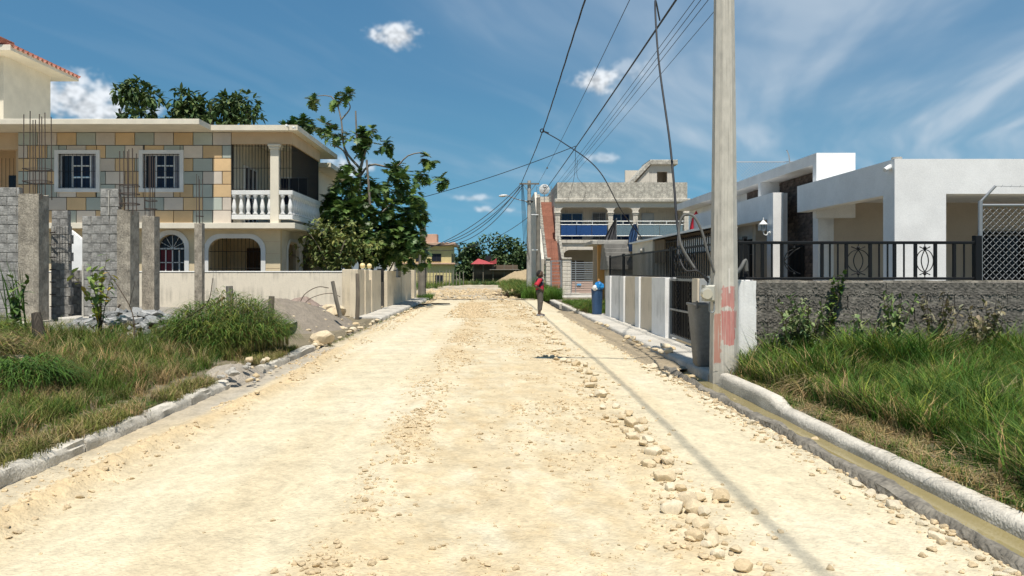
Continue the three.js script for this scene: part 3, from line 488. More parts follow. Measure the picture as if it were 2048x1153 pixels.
// ================================================================ the modern white house
{
  const h = thing('white_house', 'modern white flat roofed house with carport and dark stone cladding', 'house', [10, .15, -20]);
  const fx = 8.05, G0 = .15;
  // carport: front pier, beams, back wall
  const front = poly([[fx, G0], [9.08, G0], [9.08, 3.17], [13.4, 3.17], [13.4, G0], [16, G0], [16, 3.87], [fx, 3.87]]);
  part(h, 'carport_front', slab(front, -15, -15.44), M.white);
  part(h, 'carport_beam', [box(fx + .001, fx + .3, 3.18, 3.869, -15.442, -19.8)], M.white);
  part(h, 'carport_roof', [box(fx + .302, 16, 3.45, 3.62, -15.442, -19.9)], M.white);
  part(h, 'carport_back_wall', [box(9.0, 16, G0, 3.44, -19.8, -20)], M.beige);
  part(h, 'back_pier', [box(8.56, 8.82, G0, 3.44, -19.7, -20.02), box(8.822, 8.998, G0, 3.44, -19.76, -20.01)], M.white);
  part(h, 'carport_floor', [box(fx, 16, .1, .2, -15.0, -19.8)], M.concretePale);
  { const w = part(h, 'grille_window', [box(12.95, 13.95, .75, 2.55, -19.76, -19.79)], M.glassDark), b = []; for (let x = 12.95; x <= 13.96; x += .11) b.push(bar([x, .75, -19.7], [x, 2.55, -19.7], .016)); for (const y of [.76, 1.6, 2.54]) b.push(bar([12.95, y, -19.7], [13.95, y, -19.7], .025)); for (const y of [1.15, 2.05]) b.push(new THREE.TorusGeometry(.17, .012, 6, 20).translate(13.45, y, -19.68)); part(w, 'window_bars', b, M.black);
    const f = [box(12.88, 12.95, .7, 2.6, -19.66, -19.8), box(13.95, 14.02, .7, 2.6, -19.66, -19.8), box(12.88, 14.02, 2.6, 2.67, -19.66, -19.8)]; part(w, 'frame', f, M.black); }
  part(h, 'parapet_pipe', [rod([8.2, 3.87, -15.2], [8.2, 3.93, -15.2], .1, 10)], M.concretePale);
  { const l = part(h, 'flood_lamp', [rod([8.03, 3.72, -15.15], [7.9, 3.66, -15.1], .06, 10, .045), rod([8.05, 3.74, -15.15], [8.02, 3.74, -15.15], .04, 8)], M.whitePaint); }
  // tall frame over the stone wall
  const F = (x0, x1, y0, y1, a, b) => box(x0, x1, y0, y1, -a, -b);
  part(h, 'upper_frame', [F(8.3, 9.3, 4.38, 4.66, 19.2, 34), F(8.3, 9.3, 3.0, 4.379, 19.2, 19.42), F(8.3, 8.95, 2.9, 4.379, 23.2, 23.42), F(8.3, 8.95, 2.9, 4.379, 27.5, 27.7)], M.white);
  part(h, 'upper_wall', [F(8.93, 9.3, 3.9, 4.37, 23.43, 34), F(8.93, 13, .15, 3.88, 23.43, 34), F(9.11, 9.3, .15, 4.37, 20.03, 23.42), F(9.301, 16, 3.45, 3.8, 20.01, 23.42)], M.white);
  // stone cladding: courses of thin stones
  { const R = rng(44), sm = [[.17, .135, .115], [.21, .165, .14], [.13, .105, .092], [.25, .2, .165]].map((c) => mat(c, { map: T.stone, bump: T.bGrit, bs: .01 })), geos = {};
    part(h, 'cladding_backing', [F(8.925, 9.1, .15, 4.37, 20.03, 23.19)], mat([.03, .026, .023]));
    const rows = 42; let y = .16; for (let r = 0; y < 4.34; r++) { const hh = .1, k = []; let D = 20.04 - R() * .3; while (D < 23.18) { const w = .22 + Math.floor(R() * 4) * .09, a = Math.max(D, 20.035), b = Math.min(D + w, 23.18); if (b - a > .04) { const key = (b - a).toFixed(2); geos[key] ??= boxUV(ni(box(-.03, 0, 0, hh - .008, 0, -(+key) + .006))); place(h, 'cladding_stone', geos[key], sm[Math.floor(R() * 4)], 8.915 - R() * .022, y, -a); } D += w; } y += hh; }
    const key = 'f'; for (let D0 = 23.7; D0 < 26; D0 += .5) part(h, 'cladding_stone', [F(8.89, 8.925, 3.6, 4.36, D0, D0 + .49)], sm[Math.floor(R() * 4)]); }
  { const d = part(h, 'iron_door', [F(8.86, 8.885, .2, 2.35, 21.3, 22.3)], M.dark), b = []; for (let D = 21.3; D < 22.31; D += .1) b.push(bar([8.84, .2, -D], [8.84, 2.35, -D], .014)); for (const y of [.25, 1.2, 2.33]) b.push(bar([8.84, y, -21.3], [8.84, y, -22.3], .025)); part(d, 'door_bars', b, M.black); }
  // second porch
  part(h, 'porch_pier', [F(fx, fx + .30, G0, 3.15, 21.5, 21.98)], M.white); part(h, 'porch_pier_return', [F(fx + .302, fx + .46, G0, 3.15, 21.62, 21.98)], M.white); part(h, 'porch_pier', [F(fx, fx + .3, G0, 3.15, 27, 27.4)], M.white);
  part(h, 'porch_beam', [F(fx, fx + .3, 3.151, 3.89, 21.5, 30), F(fx + .302, fx + .46, 3.151, 3.889, 21.62, 30)], M.white);
  part(h, 'porch_roof', [F(fx + .462, 8.92, 3.3, 3.5, 23.44, 30)], M.white);
  part(h, 'porch_reveal', [F(8.5, 8.9, G0, 3.29, 24.2, 24.5)], M.beige);
  { const b = []; for (let D = 24.6; D < 29; D += .14) b.push(bar([8.7, .3, -D], [8.7, 2.7, -D], .018)); for (const y of [.35, 1.3, 2.2, 2.7]) b.push(bar([8.7, y, -24.55], [8.7, y, -29], .03)); part(h, 'garage_grille', [...b, F(8.75, 8.78, .3, 2.7, 24.6, 29)], M.black); }
  // coach lamp on the pier
  { const x = 7.86, z = -21.75, l = part(h, 'wall_lantern', [new THREE.CylinderGeometry(.02, .13, .12, 6).translate(x, 3.05, z), rod([x, 3.11, z], [x, 3.19, z], .015, 6), new THREE.CylinderGeometry(.05, .03, .03, 6).translate(x, 2.79, z), ...[0, 1, 2, 3, 4, 5].map((i) => rod([x + .05 * Math.cos(i * 1.047), 2.8, z + .05 * Math.sin(i * 1.047)], [x + .085 * Math.cos(i * 1.047), 2.99, z + .085 * Math.sin(i * 1.047)], .007, 4)), tube([[x, 2.78, z], [x + .02, 2.7, z], [x + .1, 2.68, z], [x + .14, 2.76, z], [x + .17, 2.76, z]], .016, 12, 6), rod([fx - .025, 2.74, z], [fx, 2.74, z], .06, 10)], M.whitePaint);
    part(l, 'lamp_glass', [new THREE.CylinderGeometry(.08, .047, .19, 6, 1, true).translate(x, 2.895, z)], new THREE.MeshPhysicalMaterial({ color: 0xdde6e8, roughness: .2, transmission: .8, thickness: 0 })); }
  // chain-link screen on the roof
  { const b = [bar([8.6, 5.65, -27.5], [12.3, 5.65, -27.5], .025), bar([10.9, 4.66, -27.5], [10.9, 5.65, -27.5], .03), tube([[10.9, 5.65, -27.5], [10.84, 5.85, -27.4], [10.72, 6.05, -27.3]], .02, 6, 5)]; for (let x = 7.8; x < 12.3; x += .11) for (const s of [-1, 1]) { const x0 = s > 0 ? x : x + .95, x1 = s > 0 ? x + .95 : x; if (Math.min(x0, x1) < 8.6 || Math.max(x0, x1) > 12.3) continue; b.push(rod([x0, 4.68, -27.5], [x1, 5.63, -27.5], .005, 3)); } part(h, 'roof_mesh_screen', b, M.galv); }
}
// ================================================================ grey block wall with iron railing on top
{
  const w = thing('block_wall', 'unplastered dark grey block wall with rough mortar above the grassy verge', 'wall', [8, .1, -11.45]);
  const bm = [0, 1, 2, 3].map((i) => mat([.17 + i * .018, .158 + i * .016, .138 + i * .014], { map: T.rough, bump: T.bRough, bs: .017 })), R = rng(8), cache = {};
  const mort = [box(3.99, 14, .05, 1.44, -11.415, -11.52)];
  for (let r = 0; r < 6; r++) for (let k = -1; k < 25; k++) { const x0 = Math.max(3.99, 3.99 + k * .405 + (r % 2 ? .2 : 0)), x1 = Math.min(14, 3.99 + (k + 1) * .405 + (r % 2 ? .2 : 0)); if (x1 - x0 < .05) continue; const key = (x1 - x0).toFixed(2), v = Math.floor(R() * 5); cache[key + v] ??= boxUV(ni(cbox(.005, +key - .005, .0, .199, -.1, .004, .003)).translate(v * .43, v * .31, 0)).translate(-v * .43, -v * .31, 0); place(w, 'concrete_block', cache[key + v], bm[Math.floor(R() * 4)], x0, .05 + r * .2, -11.4 + (R() - .5) * .008); }
  for (let k = 0; k < 5; k++) part(w, 'bond_beam', [cbox(3.99 + k * 2, 5.985 + k * 2, 1.25, 1.448, -11.5, -11.393, .006)], bm[1]);
  part(w, 'mortar', mort, mat([.12, .115, .105], { map: T.rough, bump: T.bRough, bs: .04 }));
  // squeezed mortar crumbs
  { const q = [], s = new THREE.IcosahedronGeometry(1, 0); for (let i = 0; i < 3000; i++) { const g = s.clone(); g.scale(.006 + R() * .026, .004 + R() * .012, .005 + R() * .012); g.rotateZ(R() * 3); g.translate(4 + R() * 5.8, R() < .62 ? .035 + .2 * Math.floor(R() * 7) + R() * .05 : .1 + R() * 1.34, -11.394); q.push(g); } const m = part(w, 'mortar_crumbs', q, bm[2]); m.userData.kind = 'stuff'; }
  part(w, 'coping', loft((D) => [[0, 0], [0, .05], [.12, .05], [.12, 0]], 0, 10.05, .07, .018, 2).rotateY(-Math.PI / 2).translate(3.97, 1.425, -11.53), mat([.40, .36, .30], { map: T.rough, bump: T.bGrit, bs: .01 }));
  part(w, 'painted_end', loft((D) => { const e = .035 * (fbm(D * 6, 3, 3) - .5); return [[0, 0], [0, .16], [.27 + e, .16], [.27 + e, 0]]; }, 0, 1.42, .05, 0, 6).rotateX(Math.PI / 2).translate(3.74, .05 + 1.42 - 1.42, -11.55), M.whiteFence);
}
{
  const f = thing('iron_railing', 'black iron railing with ring ornaments on the grey block wall', 'railing', [5.6, 1.47, -11.45]);
  const X = (p) => (p - 985) * 11.4 / 1500, z = -11.46;
  part(f, 'top_rail', cbox(3.72, 7.44, 2.03, 2.075, z + .025, z - .025, .006), M.black);
  part(f, 'bottom_rail', cbox(3.72, 7.44, 1.485, 1.525, z + .02, z - .02, .006), M.black);
  for (const p of [1485, 1528, 1567, 1648, 1697, 1745, 1794, 1836, 1876, 1914]) part(f, 'post', cbox(X(p) - .023, X(p) + .023, 1.526, 2.029, z + .02, z - .02, .005), M.black);
  for (const p of [1547, 1664, 1680, 1763, 1780, 1813, 1934, 1500, 1513]) part(f, 'baluster', cbox(X(p) - .011, X(p) + .011, 1.526, 2.029, z + .011, z - .011, .003), M.black);
  part(f, 'end_post', cbox(7.36, 7.46, 1.47, 2.16, z + .05, z - .05, .006), M.black);
  const orn = (cx, rx, full = true) => {
    const cy = 1.775, b = [], e = (a0, a1, ex, rx2, ry) => { const pts = []; for (let i = 0; i <= 12; i++) { const a = lerp(a0, a1, i / 12); pts.push([cx + ex + Math.cos(a) * rx2, cy + Math.sin(a) * ry, z]); } return tube(pts, .0075, 24, 5); };
    b.push(e(Math.PI * .5, Math.PI * 1.5, 0, rx, .17)); if (full) b.push(e(-Math.PI * .5, Math.PI * .5, 0, rx, .17));
    const arc = (s) => tube([[cx - s * rx * .62, cy + .215, z], [cx, cy + .165, z], [cx + s * rx * .42, cy, z], [cx, cy - .165, z], [cx - s * rx * .62, cy - .215, z]], .0085, 24, 5);
    if (full) b.push(arc(1), arc(-1)); else b.push(tube([[cx + rx * .6, cy + .2, z], [cx, cy + .15, z], [cx - rx, cy, z]], .0085, 16, 5), tube([[cx + rx * .6, cy - .2, z], [cx, cy - .16, z], [cx - rx, cy - .02, z]], .0085, 16, 5));
    b.push(rod([cx, cy + .16, z], [cx, 2.03, z], .008, 5), rod([cx, 1.525, z], [cx, cy - .16, z], .008, 5), new THREE.SphereGeometry(.024, 8, 6).translate(cx, cy + .2, z), new THREE.SphereGeometry(.024, 8, 6).translate(cx, cy - .2, z));
    part(f, 'ring_ornament', b, M.black);
  };
  orn(X(1721), .17); orn(X(1855), .13); orn(X(1592), .15, false);
}
{
  const f = thing('chain_link_fence', 'galvanised chain link fence with leaning barbed wire arm beside black railing', 'fence', [9, 1.47, -11.5]);
  const z = -11.52, x0 = 7.5, x1 = 11.8, y0 = 1.48, y1 = 2.6;
  part(f, 'post', [rod([x0, 1.45, z], [x0, 2.7, z], .032, 10)], M.galv); part(f, 'top_rail', [rod([x0, 2.63, z], [x1, 2.63, z], .022, 8)], M.galv);
  part(f, 'barbed_wire_arm', [rod([x0, 2.68, z], [x0 + .2, 2.92, z + .05], .02, 8)], M.galv);
  const b = [], p = .1, hh = y1 - y0; for (let x = x0 - hh; x < x1; x += p) for (const s of [0, 1]) { let a = s ? [x + hh, y0] : [x, y0], c = s ? [x, y1] : [x + hh, y1]; const cl = (q, r) => { if (q[0] < x0) return [x0, q[1] + (r[1] - q[1]) * (x0 - q[0]) / (r[0] - q[0])]; if (q[0] > x1) return [x1, q[1] + (r[1] - q[1]) * (x1 - q[0]) / (r[0] - q[0])]; return q; }; if (Math.max(a[0], c[0]) <= x0 || Math.min(a[0], c[0]) >= x1) continue; const A = cl(a, c), C = cl(c, a); b.push(rod([A[0], A[1], z + (s ? .004 : -.004)], [C[0], C[1], z + (s ? .004 : -.004)], .0042, 4)); }
  part(f, 'wire_mesh', b, M.galv);
  const bw = [tube(sagPts([x0 + .2, 2.92, z + .05], [x1, 2.93, z + .05], .03), .004, 20, 4)]; for (let x = x0 + .3; x < x1; x += .14) bw.push(rod([x - .015, 2.90, z + .05], [x + .015, 2.94, z + .05], .003, 3)); part(f, 'barbed_wire', bw, M.galv);
}
// ================================================================ white and beige pavement fence with gate
{
  const f = thing('panel_fence', 'low street fence of alternating white and beige plaster panels', 'wall', [3.95, .14, -19]);
  const seg = (n, a, b, m, p = 0, h = 1.48) => part(f, n, cbox(3.86 - p, 4.05, .12, h, -a, -b, .01), m);
  seg('pier', 24.3, 25.3, M.whiteFence, .05); seg('panel', 22.72, 24.29, M.whiteFence); seg('pilaster', 21.8, 22.5, M.whiteFence, .05); seg('panel', 20.06, 21.79, M.beigeFence); seg('pilaster', 19.5, 20.05, M.whiteFence, .05); seg('panel', 17.91, 19.49, M.beigeFence); seg('pier', 16.5, 17.9, M.whiteFence, .06);
  seg('pier', 14.0, 14.4, M.beigeFence, .03); seg('panel', 11.62, 13.99, M.whiteFence);
  part(f, 'drain_pipe', [rod([3.84, .15, -22.61], [3.84, 1.5, -22.61], .03, 8)], M.greyMetal);
}
{
  const r = thing('fence_railing', 'black iron bar railing along the white and beige panel fence', 'railing', [3.95, 1.49, -19]);
  for (const [a, b] of [[11.7, 16.45], [16.55, 22.55], [22.65, 25.2]]) {
    const p = part(r, 'railing_panel', [box(3.93, 3.97, 1.485, 1.52, -a, -b), box(3.93, 3.97, 2.08, 2.12, -a, -b), box(3.92, 3.98, 1.485, 2.16, -a, -a - .06), box(3.92, 3.98, 1.485, 2.16, -b + .06, -b)], M.black);
    const n = Math.floor((b - a - .1) / .15), bb = boxUV(ni(cbox(-.008, .008, 1.52, 2.08, -.01, .01, .002)));
    for (let i = 1; i < n; i++) place(p, 'bar', bb, M.black, 3.95, 0, -a - .03 - i * (b - a - .1) / n);
  }
  const sc = []; for (let i = 0; i < 6; i++) { const D = 14.6 + i * .3; sc.push(new THREE.TorusGeometry(.1, .011, 5, 16, 5).rotateY(Math.PI / 2).translate(3.92, 1.7, -D), new THREE.TorusGeometry(.07, .011, 5, 16, 5).rotateY(Math.PI / 2).rotateX(2).translate(3.92, 1.9, -D)); } part(r, 'scrollwork', sc, M.black);
  const gt = thing('iron_gate', 'black wrought iron gate between the panel fence and the bin', 'gate', [3.92, .15, -15.4]);
  part(gt, 'gate_frame', [box(3.89, 3.95, .2, 1.47, -14.42, -14.48), box(3.89, 3.95, .2, 1.47, -16.43, -16.49), box(3.89, 3.95, 1.42, 1.47, -14.481, -16.429), box(3.89, 3.95, .2, .26, -14.481, -16.429), box(3.89, 3.95, .78, .82, -14.481, -16.429)], M.greyMetal);
  part(gt, 'sheet_backing', [box(3.945, 3.95, .27, 1.41, -14.5, -16.42)], M.dark);
  for (let i = 0; i < 14; i++) part(gt, 'bar', [box(3.905, 3.925, .261, 1.419, -14.58 - i * .13, -14.6 - i * .13)], M.black);
  const or = []; for (let i = 0; i < 9; i++) { const y = .35 + i * .12; or.push(tube([[3.90, y, -14.55], [3.89, y + .1, -14.75], [3.9, y, -14.95]], .009, 8, 4), tube([[3.90, y + .05, -15.6], [3.89, y + .15, -15.8], [3.9, y + .02, -16.0]], .009, 8, 4)); } part(gt, 'scrollwork', or, M.black);
}
// ================================================================ concrete utility pole at the kerb, with meter and coiled cable
const POLE = [3.3, -10.68];
{
  const p = thing('utility_pole', 'tall concrete utility pole at the kerb daubed with red paint', 'pole', [POLE[0], 0, POLE[1]]);
  const Hh = 9.6, pos = [], uv = [], sec = (y) => { const w = lerp(.186, .085, y / Hh), c = w * .52; return [[-w + c, w], [w - c, w], [w, w - c], [w, -w + c], [w - c, -w], [-w + c, -w], [-w, -w + c], [-w, w - c]].map(([x, z]) => [x, z]); };
  const ys = []; for (let y = -.15; y < Hh; y += .4) ys.push(y); ys.push(Hh); const ang = (x, z) => Math.atan2(x, z) / (2 * Math.PI) + .5;
  const vtx = (q, y, ref) => { pos.push(q[0], y, q[1]); let a = ang(q[0], q[1]); if (ref !== undefined && Math.abs(a - ref) > .5) a += ref > a ? 1 : -1; uv.push(a, (y + .15) / (Hh + .15)); return a; };
  for (let i = 0; i < ys.length - 1; i++) { const A = sec(ys[i]), B = sec(ys[i + 1]); for (let k = 0; k < 8; k++) { const a = A[k], b = A[(k + 1) % 8], c = B[(k + 1) % 8], d = B[k]; const r = ang((a[0] + b[0]) / 2, (a[1] + b[1]) / 2); vtx(a, ys[i], r); vtx(d, ys[i + 1], r); vtx(b, ys[i], r); vtx(b, ys[i], r); vtx(d, ys[i + 1], r); vtx(c, ys[i + 1], r); } }
  const topS = sec(Hh); for (let k = 1; k < 7; k++) { vtx(topS[0], Hh); vtx(topS[k + 1], Hh); vtx(topS[k], Hh); }
  // winding check: faces must point outwards
  const g = new THREE.BufferGeometry(); g.setAttribute('position', new THREE.Float32BufferAttribute(pos, 3)); g.setAttribute('uv', new THREE.Float32BufferAttribute(uv, 2)); g.computeVertexNormals();
  { const n = g.attributes.normal, q = g.attributes.position; let s = 0; for (let i = 0; i < n.count; i++) s += n.getX(i) * q.getX(i) + n.getZ(i) * q.getZ(i); if (s < 0) { const a = g.attributes.position.array, u = g.attributes.uv.array; for (let i = 0; i < q.count; i += 3) { for (let k = 0; k < 3; k++) { const t = a[(i + 1) * 3 + k]; a[(i + 1) * 3 + k] = a[(i + 2) * 3 + k]; a[(i + 2) * 3 + k] = t; } for (let k = 0; k < 2; k++) { const t = u[(i + 1) * 2 + k]; u[(i + 1) * 2 + k] = u[(i + 2) * 2 + k]; u[(i + 2) * 2 + k] = t; } } g.computeVertexNormals(); } }
  const W = 512, HT = 2048, d = new Uint8Array(W * HT * 4), enc = (v) => Math.round(255 * Math.min(1, v <= .0031308 ? v * 12.92 : 1.055 * v ** (1 / 2.4) - .055));
  for (let j = 0; j < HT; j++) for (let i = 0; i < W; i++) {
    const y = (j + .5) / HT * (Hh + .15) - .15, a = ((i + .5) / W - .5) * 2 * Math.PI, w = lerp(.186, .085, y / Hh), b = fbm(i / 26, y * 9, 5), s = hsh(i * 3, j * 7), st = fbm(i / 9, y * .9, 4);
    let c = [.56, .53, .465].map((v) => v * (.82 + .34 * (b - .2) + .10 * (s - .5) - .22 * sst(.55, .8, st)));
    if (hsh(i * 11 + 5, j * 13) > .9985) c = c.map((v) => v * .35);                    // blow holes
    const x = Math.tan(Math.max(-1.2, Math.min(1.2, a))) * w, nz = (fbm(i / 12, y * 22, 4) - .5), str = fbm(i / 3.2, y * 3, 3);
    if (Math.abs(a) < 1.25) {
      const rect = (x0, x1, y0, y1, e) => Math.min(x - x0, x1 - x, (y - y0) * .8, (y1 - y) * .8) + nz * e;
      let red = Math.max(rect(-.09, .12, 1.10, 1.40, .07), rect(-.11, .12, .66, 1.07, .08), rect(.0, .19, .80, 1.04, .07), rect(-.06, .09, .58, .84, .06));
      let lo = Math.max(rect(-.34, -.10, .30, 1.03, .07)), wh = Math.max(rect(-.05, .03, 1.06, 1.13, .07), rect(.005, .035, 1.3, 1.66, .02), rect(-.108, -.09, .6, 1.0, .02));
      if (red > .0) { const k = sst(-.004, .008, red) * (.5 + .42 * sst(.3, .6, str)); c = c.map((v, q) => lerp(v, [.48, .165, .145][q] * (.85 + .35 * b), k)); }
      if (lo > .0) { const k = sst(0, .02, lo) * .75 * sst(.25, .6, str + .15); c = c.map((v, q) => lerp(v, [.46, .17, .12][q], k)); }
      if (wh > 0) { const k = sst(0, .012, wh) * .8; c = c.map((v, q) => lerp(v, [.66, .63, .58][q], k)); }
    }
    const o = (j * W + i) * 4; d[o] = enc(c[0]); d[o + 1] = enc(c[1]); d[o + 2] = enc(c[2]); d[o + 3] = 255;
  }
  const t = new THREE.DataTexture(d, W, HT); t.colorSpace = THREE.SRGBColorSpace; t.magFilter = THREE.LinearFilter; t.wrapS = t.wrapT = THREE.RepeatWrapping; t.needsUpdate = true;
  const o = part(p, 'shaft', g.translate(POLE[0], 0, POLE[1]), mat([1, 1, 1], { map: t }), true);
  part(p, 'crossarm', [box(3.2, 4.9, 7.28, 7.4, POLE[1] + .2, POLE[1] + .12)], M.woodGrey);
  const la = part(p, 'lamp_arm', [tube([[3.2, 6.6, POLE[1] + .05], [2.6, 7.0, POLE[1] - .05], [1.45, 7.25, POLE[1] - .12]], .045, 14, 6)], M.galv);
  part(la, 'lamp_head', [new THREE.SphereGeometry(.19, 12, 8).scale(1.9, .5, 1).translate(1.2, 7.25, POLE[1] - .13)], mat([.62, .62, .6], { r: .35 }));
  // electricity meter on the street side
  const mx = POLE[0] - .19, my = 1.28;
  const mt = part(p, 'electric_meter', [cbox(mx - .13, mx + .02, my - .09, my + .14, POLE[1] + .17, POLE[1] - .02, .02), rod([mx - .1, my + .02, POLE[1] + .13], [mx - .14, my + .02, POLE[1] + .30], .085, 16)], mat([.45, .44, .38], { r: .5 }));
  part(mt, 'glass_dome', [rod([mx - .14, my + .02, POLE[1] + .302], [mx - .15, my + .02, POLE[1] + .37], .078, 16, .068)], mat([.50, .47, .38], { r: .12 }));
  part(mt, 'conduit_head', [rod([mx - .06, my + .13, POLE[1] + .1], [mx - .06, my + .27, POLE[1] + .1], .022, 8), tube([[mx - .05, my - .1, POLE[1] + .12], [mx - .05, my - .24, POLE[1] + .14], [mx + .0, my - .24, POLE[1] + .14], [mx + .01, my - .08, POLE[1] + .12]], .012, 12, 6)], M.greyMetal);
  const cz = POLE[1] + .1;
  tag(part(scene, 'cable_coil', [tube([[mx + .02, 1.6, cz], [mx - .08, 1.86, cz + .05], [mx - .19, 2.22, cz + .06], [mx - .30, 2.40, cz + .04], [mx - .41, 2.40, cz], [mx - .47, 2.24, cz - .02], [mx - .45, 2.0, cz], [mx - .33, 1.76, cz + .03], [mx - .27, 1.66, cz + .05]], .0185, 60, 8)], M.cableGrey), 'thick grey cable looped beside the red daubed pole', 'cable');
  tag(part(scene, 'cable_tail', [tube([[mx + .36, 1.52, -11.2], [mx + .5, 1.55, -11.25], [mx + .63, 1.66, -11.3], [mx + .72, 1.78, -11.35], [mx + .74, 1.62, -11.36]], .03, 24, 7)], M.cableGrey), 'grey cable end bent over the white wall end behind the pole', 'cable');
}
{
  const b = thing('waste_bin', 'tall dented dark grey bin without lid beside the concrete pole', 'bin', [3.37, .15, -11.7]);
  const sec = []; const n = 40, hh = .97, pos = [], idx = [];
  const ring = (y, w, d, inn) => { for (let i = 0; i < n; i++) { const a = i / n * Math.PI * 2, c = Math.cos(a), s = Math.sin(a), e = .35; let x = Math.sign(c) * Math.abs(c) ** e * w, z = Math.sign(s) * Math.abs(s) ** e * d; const k = 1 - .05 * (fbm(a * 2 + 3, y * 3, 3) - .5); pos.push(3.37 + x * k, .15 + y, -11.7 + z * k); } };
  const R = [[0, .17, .15], [.02, .185, .165], [.3, .2, .18], [.6, .222, .2], [.93, .245, .225], [.94, .262, .24], [.97, .262, .24], [.97, .235, .215], [.9, .23, .21], [.05, .17, .15]]; for (const [y, w, d] of R) ring(y, w * 1.16, d * 1.1);
  for (let r = 0; r < R.length - 1; r++) for (let i = 0; i < n; i++) { const a = r * n + i, b2 = r * n + (i + 1) % n; idx.push(a, a + n, b2, b2, a + n, b2 + n); }
  for (let i = 1; i < n - 1; i++) { idx.push(0, i + 1, i); const o = (R.length - 1) * n; idx.push(o, o + i + 1, o + i); }
  const g = new THREE.BufferGeometry(); g.setAttribute('position', new THREE.Float32BufferAttribute(pos, 3)); g.setIndex(idx.map((v, i, a) => (i % 3 === 1 ? a[i + 1] : i % 3 === 2 ? a[i - 1] : v))); g.computeVertexNormals();
  part(b, 'body', toCreasedNormals(g, .7), mat([.18, .18, .18], { r: .6, map: T.grain })); part(b, 'handle', [box(3.11, 3.14, 1.04, 1.16, -11.46, -11.44)], mat([.07, .07, .07], { r: .6 }));
}
{
  const b = thing('blue_bin', 'tall blue plastic bin with a knotted blue bag at the fence end', 'bin', [3.62, .15, -25.95]);
  part(b, 'body', [new THREE.CylinderGeometry(.2, .165, .86, 20).translate(3.62, .58, -25.95), new THREE.TorusGeometry(.2, .018, 6, 24).rotateX(Math.PI / 2).translate(3.62, 1.0, -25.95)], mat([.03, .085, .19], { r: .5, map: T.grain }));
  const blob = (x, y, z, r, s) => { const g = new THREE.IcosahedronGeometry(r, 3), p = g.attributes.position; for (let i = 0; i < p.count; i++) { const k = .75 + .55 * fbm(p.getX(i) * 14 + s, p.getY(i) * 14 + p.getZ(i) * 11, 3); p.setXYZ(i, p.getX(i) * k, p.getY(i) * k, p.getZ(i) * k); } g.computeVertexNormals(); return g.translate(x, y, z); };
  part(b, 'plastic_bag', [blob(3.68, 1.1, -25.9, .17, 3)], mat([.02, .22, .55], { r: .35 })); part(b, 'white_jug', [blob(3.53, 1.06, -25.82, .1, 9)], mat([.7, .7, .66], { r: .5 }));
}
// ================================================================ low house with tin roof behind the panel fence
{
  const h = thing('tin_roof_house', 'low house with thin tin roof and black iron screens behind the fence', 'house', [6.5, .15, -22]);
  part(h, 'wall', [box(6.1, 6.4, .15, 2.55, -19.6, -27.5)], M.beige);
  part(h, 'end_wall', [box(5.15, 6.39, .15, 2.66, -24.1, -27.6)], M.creamPale);
  { const W = (D) => lerp(5.62, 6.75, sst(17.3, 21, D)), q = quads(), u = quads(); for (let i = 0; i < 70; i++) { const D0 = 17.3 + i * .15, D1 = D0 + .15, w = (k) => .018 * Math.sin(k * 2.1), up = (D) => 2.68 + (W(D) - 5.1) * .08; q.quad([5.1, 2.68 + w(i), -D0], [W(D0), up(D0) + w(i), -D0], [W(D1), up(D1) + w(i + 1), -D1], [5.1, 2.68 + w(i + 1), -D1]); u.quad([5.14, 2.6, -D0], [5.14, 2.6, -D1], [W(D1) - .05, 2.6, -D1], [W(D0) - .05, 2.6, -D0]); } part(h, 'tin_roof', q.geo(), mat([.52, .52, .5], { r: .5, metal: .3, map: T.grain, side: THREE.DoubleSide })); part(h, 'porch_ceiling', u.geo(), mat([.2, .16, .12], { map: T.wood, side: THREE.DoubleSide })); part(h, 'roof_fascia', [box(5.08, 5.12, 2.64, 2.70, -17.3, -27.9)], M.whitePaint); }
  { const b = []; for (let D = 17.4; D < 22.6; D += .2) b.push(bar([5.25, .9, -D], [5.25, 2.55, -D], .02)); for (const y of [1.3, 2.1, 2.5]) b.push(bar([5.25, y, -17.4], [5.25, y, -22.6], .03)); part(h, 'iron_screen', b, M.black); }
  part(h, 'white_panel', [box(5.32, 5.36, 2.1, 2.5, -17.5, -21.6)], M.whitePaint);
  for (let i = 0; i < 12; i++) part(h, 'wood_slat', [box(5.2, 5.24, 1.9, 2.62, -22.7 - i * .115, -22.77 - i * .115)], mat([.42, .32, .2], { map: T.wood }));
  { const m = part(h, 'meter_box', [box(5.08, 5.14, 2.2, 2.42, -25.4, -25.6), rod([5.08, 2.34, -25.5], [4.98, 2.34, -25.45], .07, 12)], mat([.45, .44, .4], { r: .4 })); }
}
{
  const s = thing('concrete_steps', 'weathered grey concrete steps rising above the black railing', 'steps', [4.85, .2, -29]);
  for (let i = 0; i < 7; i++) part(s, 'step', cbox(4.32 + i * .01, 5.3, 1.7 + i * .165, 1.87 + i * .165, -28 - i * .28, -30.1, .012), mat([.25, .24, .22], { map: T.concrete, bump: T.bGrit, bs: .006 }));
  part(s, 'support', [box(4.5, 5.25, .15, 1.69, -28.2, -30.1)], M.concrete); part(s, 'landing', [box(4.3, 6.6, 2.75, 2.9, -30.11, -32)], M.concrete);
}
